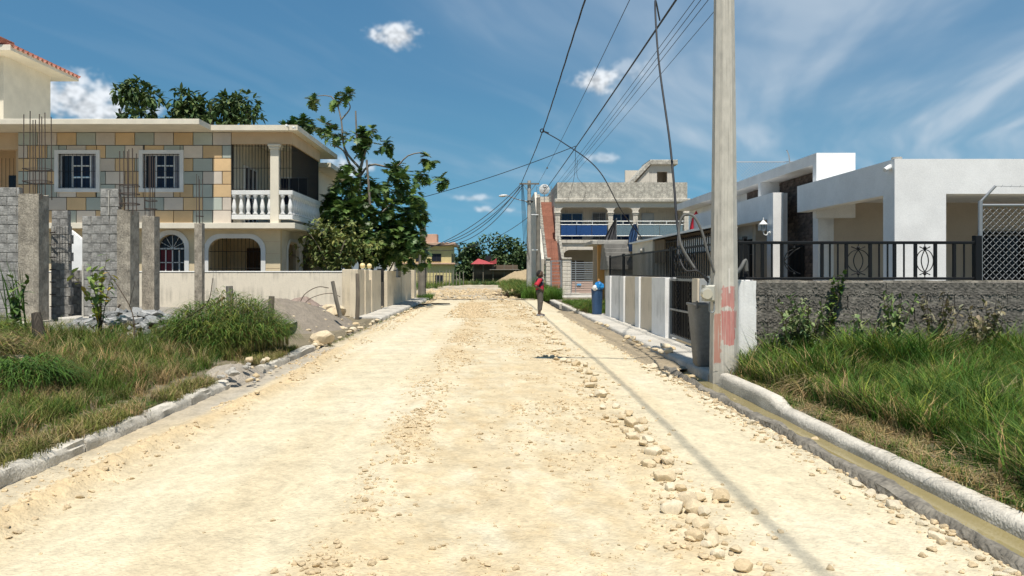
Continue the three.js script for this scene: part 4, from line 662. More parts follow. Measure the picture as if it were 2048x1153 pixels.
{
  const o = thing('orange_porch', 'small orange arched porch with a bare bulb beneath the steps', 'porch', [4.4, .1, -31]);
  const s = poly([[4.25, .1], [5.3, .1], [5.3, 2.7], [4.25, 2.7]]); s.holes.push(archPath(4.52, 5.2, .1, 2.3, .3)); part(o, 'arch_wall', slab(s, -30.2, -30.4), mat([.62, .34, .12], { map: T.stucco }));
  part(o, 'roof_slab', [cbox(3.95, 5.3, 2.71, 2.85, -29.6, -32.5, .01)], M.concrete);
  const b = []; for (let x = 4.55; x < 5.2; x += .09) b.push(bar([x, .1, -30.5], [x, 2.2, -30.5], .012)); for (const y of [.5, 1.1, 1.7]) b.push(bar([4.52, y, -30.5], [5.2, y, -30.5], .014)); part(o, 'iron_door', b, M.black); part(o, 'back_wall', [box(4.3, 5.3, .1, 2.7, -32, -32.1)], M.beige);
  part(o, 'light_bulb', [new THREE.SphereGeometry(.045, 10, 8).translate(4.62, 2.52, -30.1)], new THREE.MeshStandardMaterial({ color: 0xffe0a0, emissive: new THREE.Color(1, .72, .3), emissiveIntensity: 1.2 }));
  const l = new THREE.PointLight(0xffc070, .5, 4); l.position.set(4.62, 2.52, -30.03); l.castShadow = true; scene.add(l);
}
{ // washing and cloths
  const cloth = (name, label, rows, col) => { const q = quads(), N = 10; for (let i = 0; i < rows.length - 1; i++) for (let k = 0; k < N; k++) { const P = (r, j) => { const [cx, y, w, z] = rows[r], t = j / N - .5; return [cx + t * w, y + .02 * Math.sin(j * 2 + r), z + .06 * Math.sin(j * 2.3 + r * .7)]; }; q.quad(P(i, k), P(i, k + 1), P(i + 1, k + 1), P(i + 1, k)); } return tag(part(scene, name, q.geo(), mat(col, { map: T.fabric, side: THREE.DoubleSide })), label, 'clothing'); };
  cloth('blue_garment', 'blue garment hanging beside the concrete steps', [[5.35, 3.42, .1, -28.1], [5.33, 3.2, .28, -28.1], [5.27, 2.95, .34, -28.08], [5.2, 2.65, .28, -28.06], [5.2, 2.38, .2, -28.05]], [.03, .09, .22]);
  cloth('grey_garment', 'grey striped garment draped on a pole above the steps', [[4.98, 3.75, .05, -30.3], [4.9, 3.45, .24, -30.3], [4.82, 3.15, .42, -30.3], [4.75, 2.9, .55, -30.3]], [.10, .10, .11]);
  cloth('red_cloth', 'red peaked cloth showing above the tin roof edge', [[8.15, 4.05, .03, -30], [8.15, 3.8, .3, -30], [8.2, 3.55, .55, -30], [8.2, 3.2, .7, -30]], [.55, .02, .05]);
  tag(part(scene, 'washing_pole', [rod([5.02, 2.9, -30.32], [5.02, 3.8, -30.32], .015, 6), rod([5.42, 2.2, -28.2], [5.42, 3.5, -28.2], .015, 6)], M.greyMetal), 'thin grey washing poles at the top of the concrete steps', 'pole');
  tag(part(scene, 'cloth_pole', [rod([8.15, 2.9, -30.05], [8.15, 4.05, -30.05], .015, 6)], M.greyMetal), 'thin pole holding up the red cloth behind the tin roof', 'pole');
}
// ================================================================ two storey building with rough parapet and red stair
{
  const b = thing('balcony_building', 'two storey pale building with columned balcony and rough rendered parapet', 'building', [9, .15, -58]);
  const z = -55, x0 = 4.75, x1 = 14.3;
  part(b, 'parapet', [box(x0, x1, 7.0, 8.2, z, z - .2), box(x0, x0 + .2, 7.0, 8.2, z - .202, -66), box(x1 - .2, x1, 7.0, 8.2, z - .202, -66)], M.roughRender);
  part(b, 'cornice', [cbox(x0 - .2, x1 + .2, 6.74, 6.998, z + .18, z - .4, .04)], M.roughRender);
  part(b, 'roof_slab', [box(x0 - .05, x1 + .05, 6.7, 6.98, z - .41, -66)], M.greyCream);
  const cols = [[4.58, 4.99], [8.47, 8.87], [10.3, 10.7], [14.04, 14.45]];
  { const s = poly([[4.55, 6.2], [14.5, 6.2], [14.5, 6.739], [4.55, 6.739]]); const sh = new THREE.Shape(); sh.moveTo(4.55, 6.739); sh.lineTo(14.5, 6.739); sh.lineTo(14.5, 6.02); for (let i = 3; i > 0; i--) { const R = cols[i][0], L = cols[i - 1][1]; sh.lineTo(R - .0, 6.02); sh.absarc(R - .35, 6.02, .35, 0, Math.PI / 2, false); sh.lineTo(L + .35, 6.37); sh.absarc(L + .35, 6.02, .35, Math.PI / 2, Math.PI, false); } sh.lineTo(4.55, 6.02); sh.closePath(); part(b, 'balcony_beam', slab(sh, z - .02, z - .32), M.greyCream); }
  for (const [a, c] of cols) { const p = part(b, 'column', [cbox(a + .04, c - .04, 3.98, 5.75, z - .02, z - .34, .015)], M.greyCream); part(p, 'capital', [cbox(a + .02, c - .02, 5.751, 5.82, z, z - .36, .01), cbox(a - .01, c + .01, 5.821, 5.93, z + .03, z - .39, .02), cbox(a - .05, c + .05, 5.931, 6.019, z + .07, z - .43, .02)], M.greyCream); for (let i = 0; i < 7; i++) part(p, 'column_band', [cbox(a + .025, c - .025, 4.0 + i * .25, 4.2 + i * .25, z - .012, z - .3, .012)], M.greyCream); }
  part(b, 'back_wall', [box(x0, x1, 3.98, 6.7, -57.2, -57.4)], M.greyCream); part(b, 'side_wall', [box(x0, x0 + .2, .15, 6.7, z - .45, -66), box(x1 - .2, x1, .15, 6.7, z - .45, -66), box(x0, x1, .15, 6.7, -66, -66.2)], M.greyCream);
  const X = (p, D = 57.2) => (p - 985) * D / 1500;
  const door = (n, p0, p1, y0, y1, m, bars) => { const a = X(p0), c = X(p1), d = part(b, n, [box(a, c, y0, y1, -57.15, -57.19)], m), f = [box(a - .06, a, y0, y1 + .06, -57.1, -57.199), box(c, c + .06, y0, y1 + .06, -57.1, -57.199), box(a, c, y1, y1 + .06, -57.1, -57.199)]; if (bars) f.push(box((a + c) / 2 - .03, (a + c) / 2 + .03, y0, y1, -57.1, -57.15)); part(d, 'frame', f, M.galv); if (bars) { const w = []; for (let x = a; x < c; x += .14) w.push(bar([x, y0, -57.05], [x, y1, -57.05], .014)); for (const y of [(y0 + y1) / 2]) w.push(bar([a, y, -57.05], [c, y, -57.05], .014)); part(d, 'door_bars', w, M.black); } };
  const blueGlass = mat([.012, .03, .10], { r: .1 });
  door('glass_door', 1124, 1164, 3.98, 6.05, blueGlass, true); door('iron_door', 1186, 1210, 3.98, 6.1, mat([.16, .17, .18], { r: .5 }), true); door('glass_door', 1226, 1258, 3.98, 6.02, blueGlass, true); door('panel_door', 1285, 1306, 3.98, 6.05, mat([.42, .43, .43], { r: .5 }), false);
  // railing: white pipes, blue film glass
  { const rl = part(b, 'balcony_railing', [rod([4.99, 5.35, z - .1], [14.04, 5.35, z - .1], .035, 8), rod([4.99, 5.1, z - .1], [14.04, 5.1, z - .1], .03, 8), rod([4.99, 4.28, z - .1], [14.04, 4.28, z - .1], .03, 8)], M.whitePaint); for (const x of [6.2, 7.35, 9.6, 11.6, 12.8]) part(rl, 'post', [rod([x, 5.11, z - .1], [x, 5.34, z - .1], .028, 6)], M.whitePaint);
    for (const [a, c] of [[5.02, 8.44]]) for (let i = 0; i < 3; i++) part(rl, 'glass_panel', [box(lerp(a, c, i / 3) + .02, lerp(a, c, (i + 1) / 3) - .02, 4.32, 5.07, z - .095, z - .105)], new THREE.MeshPhysicalMaterial({ color: new THREE.Color().setRGB(.05, .14, .42), roughness: .08, transmission: .6, thickness: 0 }));
    for (const [a, c] of [[8.9, 10.28], [10.72, 12.3], [12.3, 14.0]]) part(rl, 'glass_panel', [box(a + .02, c - .02, 4.32, 5.07, z - .095, z - .105)], new THREE.MeshPhysicalMaterial({ color: new THREE.Color().setRGB(.55, .68, .74), roughness: .08, transmission: .8, thickness: 0 })); }
  // floor band and ground floor with its arched garage
  part(b, 'balcony_floor', [box(x0 - .1, x1 + .2, 3.75, 3.979, z + .12, -57.2)], M.greyCream);
  { const s = poly([[4.9, .15], [14.4, .15], [14.4, 3.749], [4.9, 3.749]]); s.holes.push(archPath(5.15, 8.2, .151, 3.25, .55), archPath(9.2, 13.4, .151, 3.2, .5)); part(b, 'ground_floor_wall', slab(s, z, z - .25), M.greyCream); const t = archPath(5.02, 8.33, .16, 3.38, .62, THREE.Shape); t.holes.push(archPath(5.15, 8.2, .17, 3.25, .55)); part(b, 'arch_trim', slab(t, z + .06, z), M.greyCream); }
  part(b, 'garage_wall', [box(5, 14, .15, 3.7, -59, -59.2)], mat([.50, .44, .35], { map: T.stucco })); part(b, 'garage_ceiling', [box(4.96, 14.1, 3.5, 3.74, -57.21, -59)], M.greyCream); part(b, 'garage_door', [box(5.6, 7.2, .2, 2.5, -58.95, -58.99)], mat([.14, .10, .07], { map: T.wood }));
  // stair to the roof
  const red = [0, 1, 2].map((i) => mat([.40 + .04 * i, .19 + .02 * i, .13 + .015 * i], { map: T.grain, r: .8 })); const R = rng(12);
  const flight = (D0, D1, y0, y1, n) => { for (let i = 0; i < n; i++) { const a = lerp(D0, D1, i / n), c = lerp(D0, D1, (i + 1) / n), y = lerp(y0, y1, (i + 1) / n), yb = lerp(y0, y1, i / n); part(b, 'stair_step', [box(3.8, 4.72, yb - .1, y, -a, -c - .02)], red[Math.floor(R() * 3)]); } };
  flight(51.6, 55, .3, 3.9, 20); part(b, 'stair_landing', [box(3.8, 4.72, 3.7, 3.9, -55.02, -55.7)], red[0]); flight(55.7, 60, 3.9, 7.2, 19);
  part(b, 'stair_wall', across(poly([[51.3, .15], [51.3, 2.5], [55, 4.75], [55.7, 4.85], [60, 8.0], [70, 8.1], [70, .15]]), 3.35, 3.55), M.greyCream);
  part(b, 'stair_inner_wall', across(poly([[51.3, .15], [51.3, 1.2], [54.6, 3.6], [54.6, .15]]), 4.73, 4.88), M.greyCream);
  { for (let i = 0; i < 27; i++) { const t = i / 27, D = lerp(51.3, 60, t), y = lerp(2.5, 8.0, t); part(b, 'parapet_stone', [cbox(3.56, 3.79, y - .36 + R() * .05, y - .04 + R() * .06, -D, -D - .3, .03)], M.roughRender); } for (let i = 0; i < 11; i++) { const t = i / 11, D = lerp(51.3, 54.6, t), y = lerp(2.5, 4.4, t); part(b, 'parapet_stone', [cbox(4.74, 4.95, y - .9, y - .02 + R() * .06, -D + .01, -D - .29, .03)], M.roughRender); } }
  part(b, 'stair_head', [box(3.56, 4.74, 6.5, 7.2, -60.1, -66), box(3.56, 4.74, 7.2, 7.9, -62.5, -62.7)], M.greyCream);
  { const g = []; for (const y of [7.45, 7.7, 7.95, 8.2, 8.45]) g.push(bar([3.56, y, -60.2], [4.74, y, -60.2], .02)); for (const x of [3.56, 4.74]) g.push(bar([x, 7.2, -60.2], [x, 8.5, -60.2], .03)); part(b, 'stair_gate', g, M.greyMetal); }
  for (const [a, c] of [[3.62, 3.88], [4.74, 5.27]]) { const p = part(b, 'gate_pier', [box(a, c, .15, 2.5, -50.6, -51.1)], M.greyCream); for (let i = 0; i < 9; i++) part(p, 'pier_stone', [cbox(a - .02, c + .02, .2 + i * .255, .425 + i * .255, -50.57, -51.11, .02)], M.greyCream); part(p, 'pier_cap', [cbox(a - .07, c + .07, 2.501, 2.58, -50.5, -51.15, .02)], M.greyCream); }
  { const g = part(b, 'stair_street_gate', [box(3.92, 4.02, .25, 2.4, -50.7, -50.75), box(4.6, 4.7, .25, 2.4, -50.7, -50.75), box(4.02, 4.6, 2.32, 2.4, -50.7, -50.75), box(4.02, 4.6, .25, .33, -50.7, -50.75)], M.greyMetal); for (let i = 0; i < 8; i++) part(g, 'gate_bar', [box(4.02, 4.6, .5 + i * .23, .53 + i * .23, -50.71, -50.74)], M.greyMetal); }
  { const g = part(b, 'garage_gate', [box(5.29, 5.36, .2, 2.4, -50.7, -50.76), box(7.45, 7.52, .2, 2.4, -50.7, -50.76), box(5.6, 5.65, .2, 2.4, -50.66, -50.7)], M.greyMetal); for (let i = 0; i < 9; i++) part(g, 'gate_slat', [box(5.36, 7.45, 1.02 + i * .15, 1.08 + i * .15, -50.71, -50.75)], M.greyMetal); for (let i = 0; i < 5; i++) part(g, 'lower_slat', [box(5.36, 7.45, .2 + i * .16, .33 + i * .16, -50.71, -50.75)], mat([.50, .36, .30], { map: T.stucco, r: .6 })); part(g, 'blue_plate', [cbox(5.7, 6.0, .7, .82, -50.64, -50.7, .02)], mat([.12, .35, .6], { r: .5 })); }
  part(b, 'door_step', [cbox(3.6, 5.8, .1, .22, -50.0, -50.49, .02)], M.concretePale);
  // roof tower
  { const s = poly([[10.7, 8.0], [14.1, 8.0], [14.1, 9.95], [12.35, 9.95]]); s.holes.push(rectPath(12.8, 13.6, 8.2, 9.42)); part(b, 'tower_wall', [slab(s, -58.3, -58.5), box(13.9, 14.1, 7, 9.95, -58.5, -61), box(12.3, 12.5, 7, 9.9, -58.52, -61), box(10.8, 14.1, 7, 9.9, -61, -61.2)], M.greyCream); part(b, 'tower_roof', [cbox(12.2, 14.35, 9.951, 10.32, -58.0, -61.3, .03), slab(poly([[10.6, 8.2], [12.25, 9.96], [12.25, 10.3], [10.4, 8.35]]), -58.1, -61)], M.roughRender); }
}
{
  const d = thing('satellite_dish', 'white satellite dish on the roof by the red stair', 'satellite dish', [4.25, 7.2, -61.5]);
  part(d, 'reflector', [new THREE.SphereGeometry(.75, 20, 6, 0, Math.PI * 2, 0, .62).rotateX(Math.PI / 2).rotateX(.25).scale(1, 1, .5).translate(4.25, 8.55, -61.7)], mat([.72, .72, .7], { r: .4, side: THREE.DoubleSide }));
  part(d, 'receiver_arm', [rod([4.25, 8.3, -61.35], [4.25, 8.5, -60.7], .02, 6), rod([4.25, 8.45, -60.75], [4.25, 8.55, -60.65], .07, 8), new THREE.TorusGeometry(.13, .035, 6, 14).translate(4.25, 8.57, -60.9)], M.greyMetal); part(d, 'mast', [rod([4.25, 7.2, -61.5], [4.25, 8.45, -61.5], .03, 8)], M.greyMetal);
}
// ================================================================ poles farther along
const MID = [2.35, -48];
{
  const p = thing('street_lamp_pole', 'concrete street pole with wooden crossarm and arm lamp beside weeds', 'pole', [MID[0], 0, MID[1]]);
  part(p, 'shaft', [new THREE.CylinderGeometry(.11, .19, 7.5, 8).translate(MID[0], 3.72, MID[1])], M.concrete);
  part(p, 'crossarm', [box(1.72, 2.98, 7.2, 7.3, MID[1] + .2, MID[1] + .12), bar([1.95, 7.2, MID[1] + .16], [2.3, 6.75, MID[1] + .14], .025), bar([2.75, 7.2, MID[1] + .16], [2.4, 6.75, MID[1] + .14], .025)], M.woodGrey);
  const l = part(p, 'lamp_arm', [tube([[MID[0], 6.1, MID[1] + .12], [1.6, 6.25, MID[1] + .2], [.95, 6.48, MID[1] + .3]], .03, 10, 6)], M.galv);
  part(l, 'lamp_head', [new THREE.SphereGeometry(.17, 12, 8).scale(1.75, .5, .9).rotateZ(.08).translate(.68, 6.47, MID[1] + .32)], mat([.62, .62, .6], { r: .35 }));
  part(p, 'clamp', [new THREE.TorusGeometry(.2, .035, 6, 14).rotateX(1.4).translate(MID[0] + .02, 6.12, MID[1])], M.black);
  const p2 = thing('grey_service_pole', 'weathered grey wooden pole strapped with cables beside the street lamp pole', 'pole', [3.05, 0, -50]);
  part(p2, 'shaft', [new THREE.CylinderGeometry(.12, .17, 6.6, 8).translate(3.05, 3.28, -50)], M.woodGrey);
  part(p2, 'spreader_bar', [rod([2.4, 5.4, -49.4], [3.05, 5.42, -49.9], .035, 6), rod([2.3, 3.05, -49.3], [3.0, 3.08, -49.8], .03, 6)], M.whitePaint);
  const w = thing('wooden_pole', 'weathered split wooden pole by the last gate pier', 'pole', [-4.12, 0, -43.9]);
  part(w, 'shaft', [taper([[-4.12, -.1, -43.9], [-4.14, 1.6, -43.9], [-4.1, 3.2, -43.9], [-4.08, 4.75, -43.9]], .24, .17, 10, 8), rod([-4.15, 4.6, -43.9], [-4.13, 5.1, -43.9], .04, 5, .01)], M.woodGrey);
  part(w, 'cable_down', [tube([[-3.9, 2.95, -43.8], [-3.93, 2.4, -43.72], [-3.88, 1.5, -43.7], [-3.92, .7, -43.7]], .03, 14, 5), tube([[-3.9, 2.1, -43.75], [-3.7, 2.25, -43.7], [-3.62, 2.0, -43.7]], .025, 10, 5)], M.cable);
}
// ================================================================ overhead lines
{
  const wire = (name, label, pts, r, n = 40) => tag(part(scene, name, [tube(pts, r, n, 5)], M.cable), label, 'cable');
  const lab = 'overhead line strung along the pavement side of the road', grp = 'parallel overhead lines above the pavement';
  const par = [[3.72, 7.2, 3.6, 7.0, .0125], [3.79, 7.26, 3.66, 7.06, .0125], [4.15, 7.35, 4.2, 7.2, .008], [4.28, 7.5, 4.3, 7.0, .008], [4.42, 7.4, 4.35, 6.95, .008], [4.7, 7.2, 4.5, 6.9, .007]];
  for (const [xa, ya, xb, yb, wr] of par) { const w = wire('overhead_line', lab, sagPts([xa + .1, ya + .35, 22], [xb, yb + .25, -54], .28, 12), wr, 60); w.userData.group = grp; }
  // twisted bundle to the crossarm
  { const cv = new THREE.CatmullRomCurve3([[1.7, 7.7, 10], [1.85, 7.55, -2], [1.96, 7.45, -9], [1.94, 7.3, -16], [1.95, 7.08, -29], [1.85, 7.3, -47.8]].map((a) => V(...a))), base = cv.getPoints(90).map((a) => [a.x, a.y, a.z]), q = []; for (let s = 0; s < 3; s++) q.push(tube(base.map(([x, y, z], i) => [x + .012 * Math.cos(i * .9 + s * 2.1), y + .012 * Math.sin(i * .9 + s * 2.1), z]), .010, 260, 5)); tag(part(scene, 'twisted_cable', q, M.cable), 'thick twisted overhead cable running to the wooden crossarm', 'cable'); }
  wire('thin_line', 'thin single overhead line between the twisted cable and the bundle', sagPts([2.75, 7.8, 10], [2.95, 7.3, -47.8], .35), .0085);
  tag(part(scene, 'line_spacer', [new THREE.SphereGeometry(.05, 8, 6).translate(2.92, 7.17, -40)], M.cableGrey), 'small knob clamped on the thin overhead line', 'spacer');
  // service drops
  wire('service_drop', 'black service cable falling steeply to the meter on the pole', [[3.75, 7.25, -16.8], [3.3, 7.1, -15.2], [3.1, 5.6, -14], [2.96, 3.75, -12.5], [2.84, 2.9, -11.7], [2.72, 2.25, -11.0], [2.74, 1.85, -10.7], [2.86, 1.62, -10.5], [3.04, 1.5, -10.55]], .019, 60);
  wire('service_drop', 'black cable drooping in a low curl before it enters the meter', [[2.72, 2.25, -10.98], [2.66, 1.85, -10.7], [2.72, 1.62, -10.5], [2.85, 1.62, -10.45], [3.03, 1.46, -10.52]], .014, 30);
  wire('house_drop', 'black cable branching from the twisted cable down to the tin roof house', [[1.96, 7.06, -29], [2.6, 6.35, -27.5], [3.6, 4.93, -25], [4.25, 3.6, -24.6], [5.05, 2.75, -25.3]], .02, 40);
  tag(part(scene, 'cable_clamp', [new THREE.TorusGeometry(.07, .02, 6, 12).translate(1.92, 7.08, -29), rod([1.96, 7.06, -29], [2.15, 6.95, -28.8], .03, 6)], M.black), 'black clamp where the house cable leaves the twisted cable', 'clamp');
  wire('cross_line', 'single cable crossing the road from the bundle to the breadfruit tree', sagPts([3.9, 7.5, -35], [-8.5, 4.75, -41.5], .35), .017);
  const sh = [[0, 7.2, .5], [.08, 7.12, .75], [-.05, 7.05, 1.0], [.05, 6.95, 1.25]];
  sh.forEach(([dx, y, s], i) => { const w = wire('sagging_cable', 'black cable sagging from the crossarm to the split wooden pole', sagPts([1.8 + dx, y, -47.7], [-3.9, 2.95 + i * .1, -43.8], s), .022); w.userData.group = 'cables sagging between crossarm and wooden pole'; });
  wire('sagging_cable', 'lower black cable leaving the street pole for the split wooden pole', sagPts([2.25, 5.1, -47.8], [-3.9, 2.9, -43.8], .7), .018);
  for (let i = 0; i < 4; i++) { const w = wire('hanging_cable', 'loose cable hanging straight down beside the street lamp pole', [[1.85 + i * .03, 7.2, -47.7], [1.88 + i * .07, 5.5, -47.7], [1.95 + i * .08, 4.2, -47.7], [2.0 + i * .12, 3.3 - i * .3, -47.7]], .014, 16); w.userData.group = 'loose cables on the street lamp pole'; }
  wire('roof_drop', 'thin cable dropping from the bundle onto the rough parapet', [[4.3, 7.3, -38], [5.2, 7.5, -46], [6.3, 7.9, -53], [6.85, 7.6, -54.7], [6.6, 6.8, -54.75]], .012);
  wire('roof_drop', 'thin slanting cable from the bundle to the balcony cornice', [[4.0, 7.6, -36], [4.9, 7.3, -45], [5.5, 6.85, -54.6]], .012);
  wire('rear_line', 'faint line crossing behind the building toward the road pole', sagPts([14.4, 5.6, -56], [40, 6.2, -58], .5), .02); wire('rear_line', 'lower faint line crossing behind the building corner', sagPts([14.4, 5.0, -56], [40, 5.2, -58], .5), .02);
}
// ================================================================ far houses
{
  const h = thing('yellow_house', 'pale yellow two storey house with salmon roof edges beyond the crossing', 'house', [-8, 0, -102]);
  const z = -100; part(h, 'wall', [box(-12.5, -5.5, 0, 5.2, z, -108)], mat([.66, .55, .27], { map: T.stucco })); const sal = mat([.58, .38, .28], { map: T.stucco });
  part(h, 'roof_slab', [cbox(-12.8, -4.9, 5.2, 5.55, z + .7, -108.5, .03)], sal); part(h, 'floor_band', [cbox(-12.6, -4.95, 2.65, 2.85, z + .5, -108, .03)], sal); part(h, 'roof_room', [cbox(-9.1, -7.5, 5.55, 6.75, z - 1, -104, .03)], mat([.56, .36, .26], { map: T.stucco }));
  for (const [a, c, y0, y1] of [[-8.05, -6.9, 3.1, 4.0], [-7.6, -6.6, .2, 1.15], [-10.2, -9.2, 3.1, 4.0]]) { const w = part(h, 'window', [box(a, c, y0, y1, z + .02, z - .05)], M.glassDark); part(w, 'frame', [box(a - .06, c + .06, y1, y1 + .07, z + .06, z), box(a - .06, c + .06, y0 - .07, y0, z + .06, z), box(a - .06, a, y0, y1, z + .05, z), box(c, c + .06, y0, y1, z + .05, z), box((a + c) / 2 - .03, (a + c) / 2 + .03, y0, y1, z + .045, z + .02)], M.dark); }
  for (const D of [101, 103, 105]) part(h, 'side_window', [box(-5.5, -5.47, 3.0, 4.1, -D, -D - .8)], M.dark);
  const r = thing('red_roof_hut', 'dark open hut with red hipped roof before the woods', 'hut', [-1.5, 0, -130]);
  const rm = mat([.42, .07, .075], { map: T.grain }); const q = quads(), P = [[-3.7, 3.0, -128], [.3, 3.0, -128], [.3, 3.0, -134], [-3.7, 3.0, -134]], T1 = [-2.5, 4.0, -131], T2 = [-.9, 3.5, -131]; q.quad(P[0], P[1], T2, T1); q.quad(P[2], P[3], T1, T2); q.tri(P[1], P[2], T2); q.tri(P[3], P[0], T1); part(r, 'roof', q.geo(), rm);
  part(r, 'roof_wing', [slab(poly([[-.4, 3.05], [.7, 3.05], [.7, 4.05], [.2, 3.6], [-.4, 3.5]]), -129, -133)], rm); part(r, 'water_tank', [new THREE.CylinderGeometry(.55, .55, 1.0, 14).translate(-.75, 4.0, -131.5)], mat([.02, .02, .022], { r: .3 }));
  part(r, 'back_wall', [box(-3.3, 4.5, 0, 2.9, -133.5, -133.7)], mat([.22, .16, .11], { map: T.wood })); part(r, 'front_board', [box(-3.3, 3.6, 1.2, 2.0, -128.9, -129)], mat([.20, .14, .10], { map: T.wood })); for (const x of [-3.3, -1.6, .1, 2, 3.5]) part(r, 'post', [box(x - .08, x + .08, 0, 3.0, -128.6, -128.75)], M.woodPost); part(r, 'lean_to', [box(-.5, 4.6, 2.0, 2.1, -128, -133.6)], mat([.28, .25, .22], { map: T.grain }));
  const gw = thing('pale_house_behind_tree', 'grey blue wall and pale corner standing behind the breadfruit tree', 'house', [-8, 0, -52]);
  part(gw, 'wall', [box(-12, -7.3, 0, 3.4, -52, -58)], mat([.30, .36, .42], { map: T.stucco })); part(gw, 'corner_pier', [box(-7.28, -6.8, 0, 3.9, -51.8, -53)], M.creamPale); part(gw, 'roof_slab', [box(-12.2, -6.7, 3.4, 3.6, -51.6, -58.2)], M.creamPale);
}
{ // wire fence of rough posts in front of the yellow house
  const f = thing('post_fence', 'rough grey post and wire fence before the yellow house', 'fence', [-5.5, 0, -80]);
  const R = rng(31); for (let i = 0; i < 16; i++) { const x = -8.8 + i * .36, z = -84 + (i > 11 ? (11 - i) * .8 : 0); part(f, 'post', [rod([x, -.1, z], [x + (R() - .5) * .08, 1.6 + R() * .4, z], .05, 6)], M.woodGrey); } part(f, 'wire', [.6, 1.1, 1.6].map((y) => rod([-8.8, y, -84], [-4.5, y, -84], .012, 4)), M.cable);
}
// ================================================================ vegetation
const gcol = (R, base, v = .35) => { const k = 1 + (R() - .5) * 2 * v; return [base[0] * k * (1 + (R() - .5) * .3), base[1] * k, base[2] * k * (1 + (R() - .5) * .3)]; };
const GREEN = [.085, .165, .024], GREEND = [.052, .115, .02], OLIVE = [.14, .155, .036], DRY = [.36, .27, .13], YEL = [.19, .235, .04];
// leaf shapes: lists of [along, across] on one side
function leafInto(q, p, dir, up, L, W, col, lobed = 0, droop = .25) {
  const d = dir.clone().normalize(), s = V().crossVectors(d, up).normalize(); if (s.lengthSq() < .1) s.set(1, 0, 0); const n = V().crossVectors(s, d);
  const at = (t, w, h = 0) => { const o = p.clone().addScaledVector(d, t * L).addScaledVector(s, w * W).addScaledVector(n, h * L - droop * L * t * t); return [o.x, o.y, o.z]; };
  const outline = lobed ? [[0, 0], [.12, .10], [.2, .42], [.3, .20], [.4, .62], [.48, .24], [.62, .62], [.66, .22], [.82, .46], [.84, .14], [1, 0]] : [[0, 0], [.22, .34], [.55, .46], [.82, .24], [1, 0]];
  for (const sg of [1, -1]) for (let i = 0; i < outline.length - 1; i++) { const [t0, w0] = outline[i], [t1, w1] = outline[i + 1]; const a = at(t0, 0), b = at(t0, w0 * sg, .06 * w0), c = at(t1, w1 * sg, .06 * w1), e = at(t1, 0); if (w0 === 0) q.tri(a, c, e, col); else if (w1 === 0) q.tri(a, b, e, col); else q.quad(a, b, c, e, col); }
}
const rdir = (R, upBias = 0) => { const a = R() * 6.283, z = R() * 2 - 1, s = Math.sqrt(1 - z * z); return V(Math.cos(a) * s, z + upBias, Math.sin(a) * s).normalize(); };
// blades: clumps for instancing
function bladeClump(seed, n, h, spread, w, bend) {
  const R = rng(seed), q = quads();
  for (let i = 0; i < n; i++) {
    const a = R() * 6.28, r = R() * spread, bx = Math.cos(a) * r, bz = Math.sin(a) * r, H = h * (.45 + R() * .75), la = R() * 6.28, bd = bend * (.4 + R()), ww = w * (.6 + R() * .7), px = Math.cos(la + 1.57), pz = Math.sin(la + 1.57), k = .75 + R() * .5, col = [k, k, k];
    const P = (t) => { const l = bd * H * t * t; return [bx + Math.cos(la) * l, H * t * (1 - .35 * bd * t), bz + Math.sin(la) * l]; };
    let prev = P(0), pw = ww; for (let s = 1; s <= 3; s++) { const c = P(s / 3), cw = ww * (1 - s / 3) + .0004; const A = [prev[0] - px * pw, prev[1], prev[2] - pz * pw], B = [prev[0] + px * pw, prev[1], prev[2] + pz * pw], C = [c[0] + px * cw, c[1], c[2] + pz * cw], D = [c[0] - px * cw, c[1], c[2] - pz * cw]; if (s < 3) q.quad(A, B, C, D, col); else q.tri(A, B, c, col); prev = c; pw = cw; }
  }
  return q.geo();
}
function scatter(name, label, geo, m, list) {                       // list of [x, y, z, turn, scale, colour, lean]
  const im = new THREE.InstancedMesh(geo, m, list.length), o = new THREE.Object3D(), c = new THREE.Color();
  list.forEach(([x, y, z, t, s, col, lean = 0], i) => { o.position.set(x, y, z); o.rotation.set(lean, t, lean * .7); if (Array.isArray(s)) o.scale.set(...s); else o.scale.setScalar(s); o.updateMatrix(); im.setMatrixAt(i, o.matrix); im.setColorAt(i, c.setRGB(...col)); });
  im.name = numbered(name); im.castShadow = im.receiveShadow = true; scene.add(im); return tag(im, label, 'grass', undefined, 'stuff');
}
const CL = [bladeClump(1, 18, .28, .10, .0055, .75), bladeClump(2, 16, .18, .11, .0055, 1.0), bladeClump(3, 20, .38, .11, .0065, .65)];
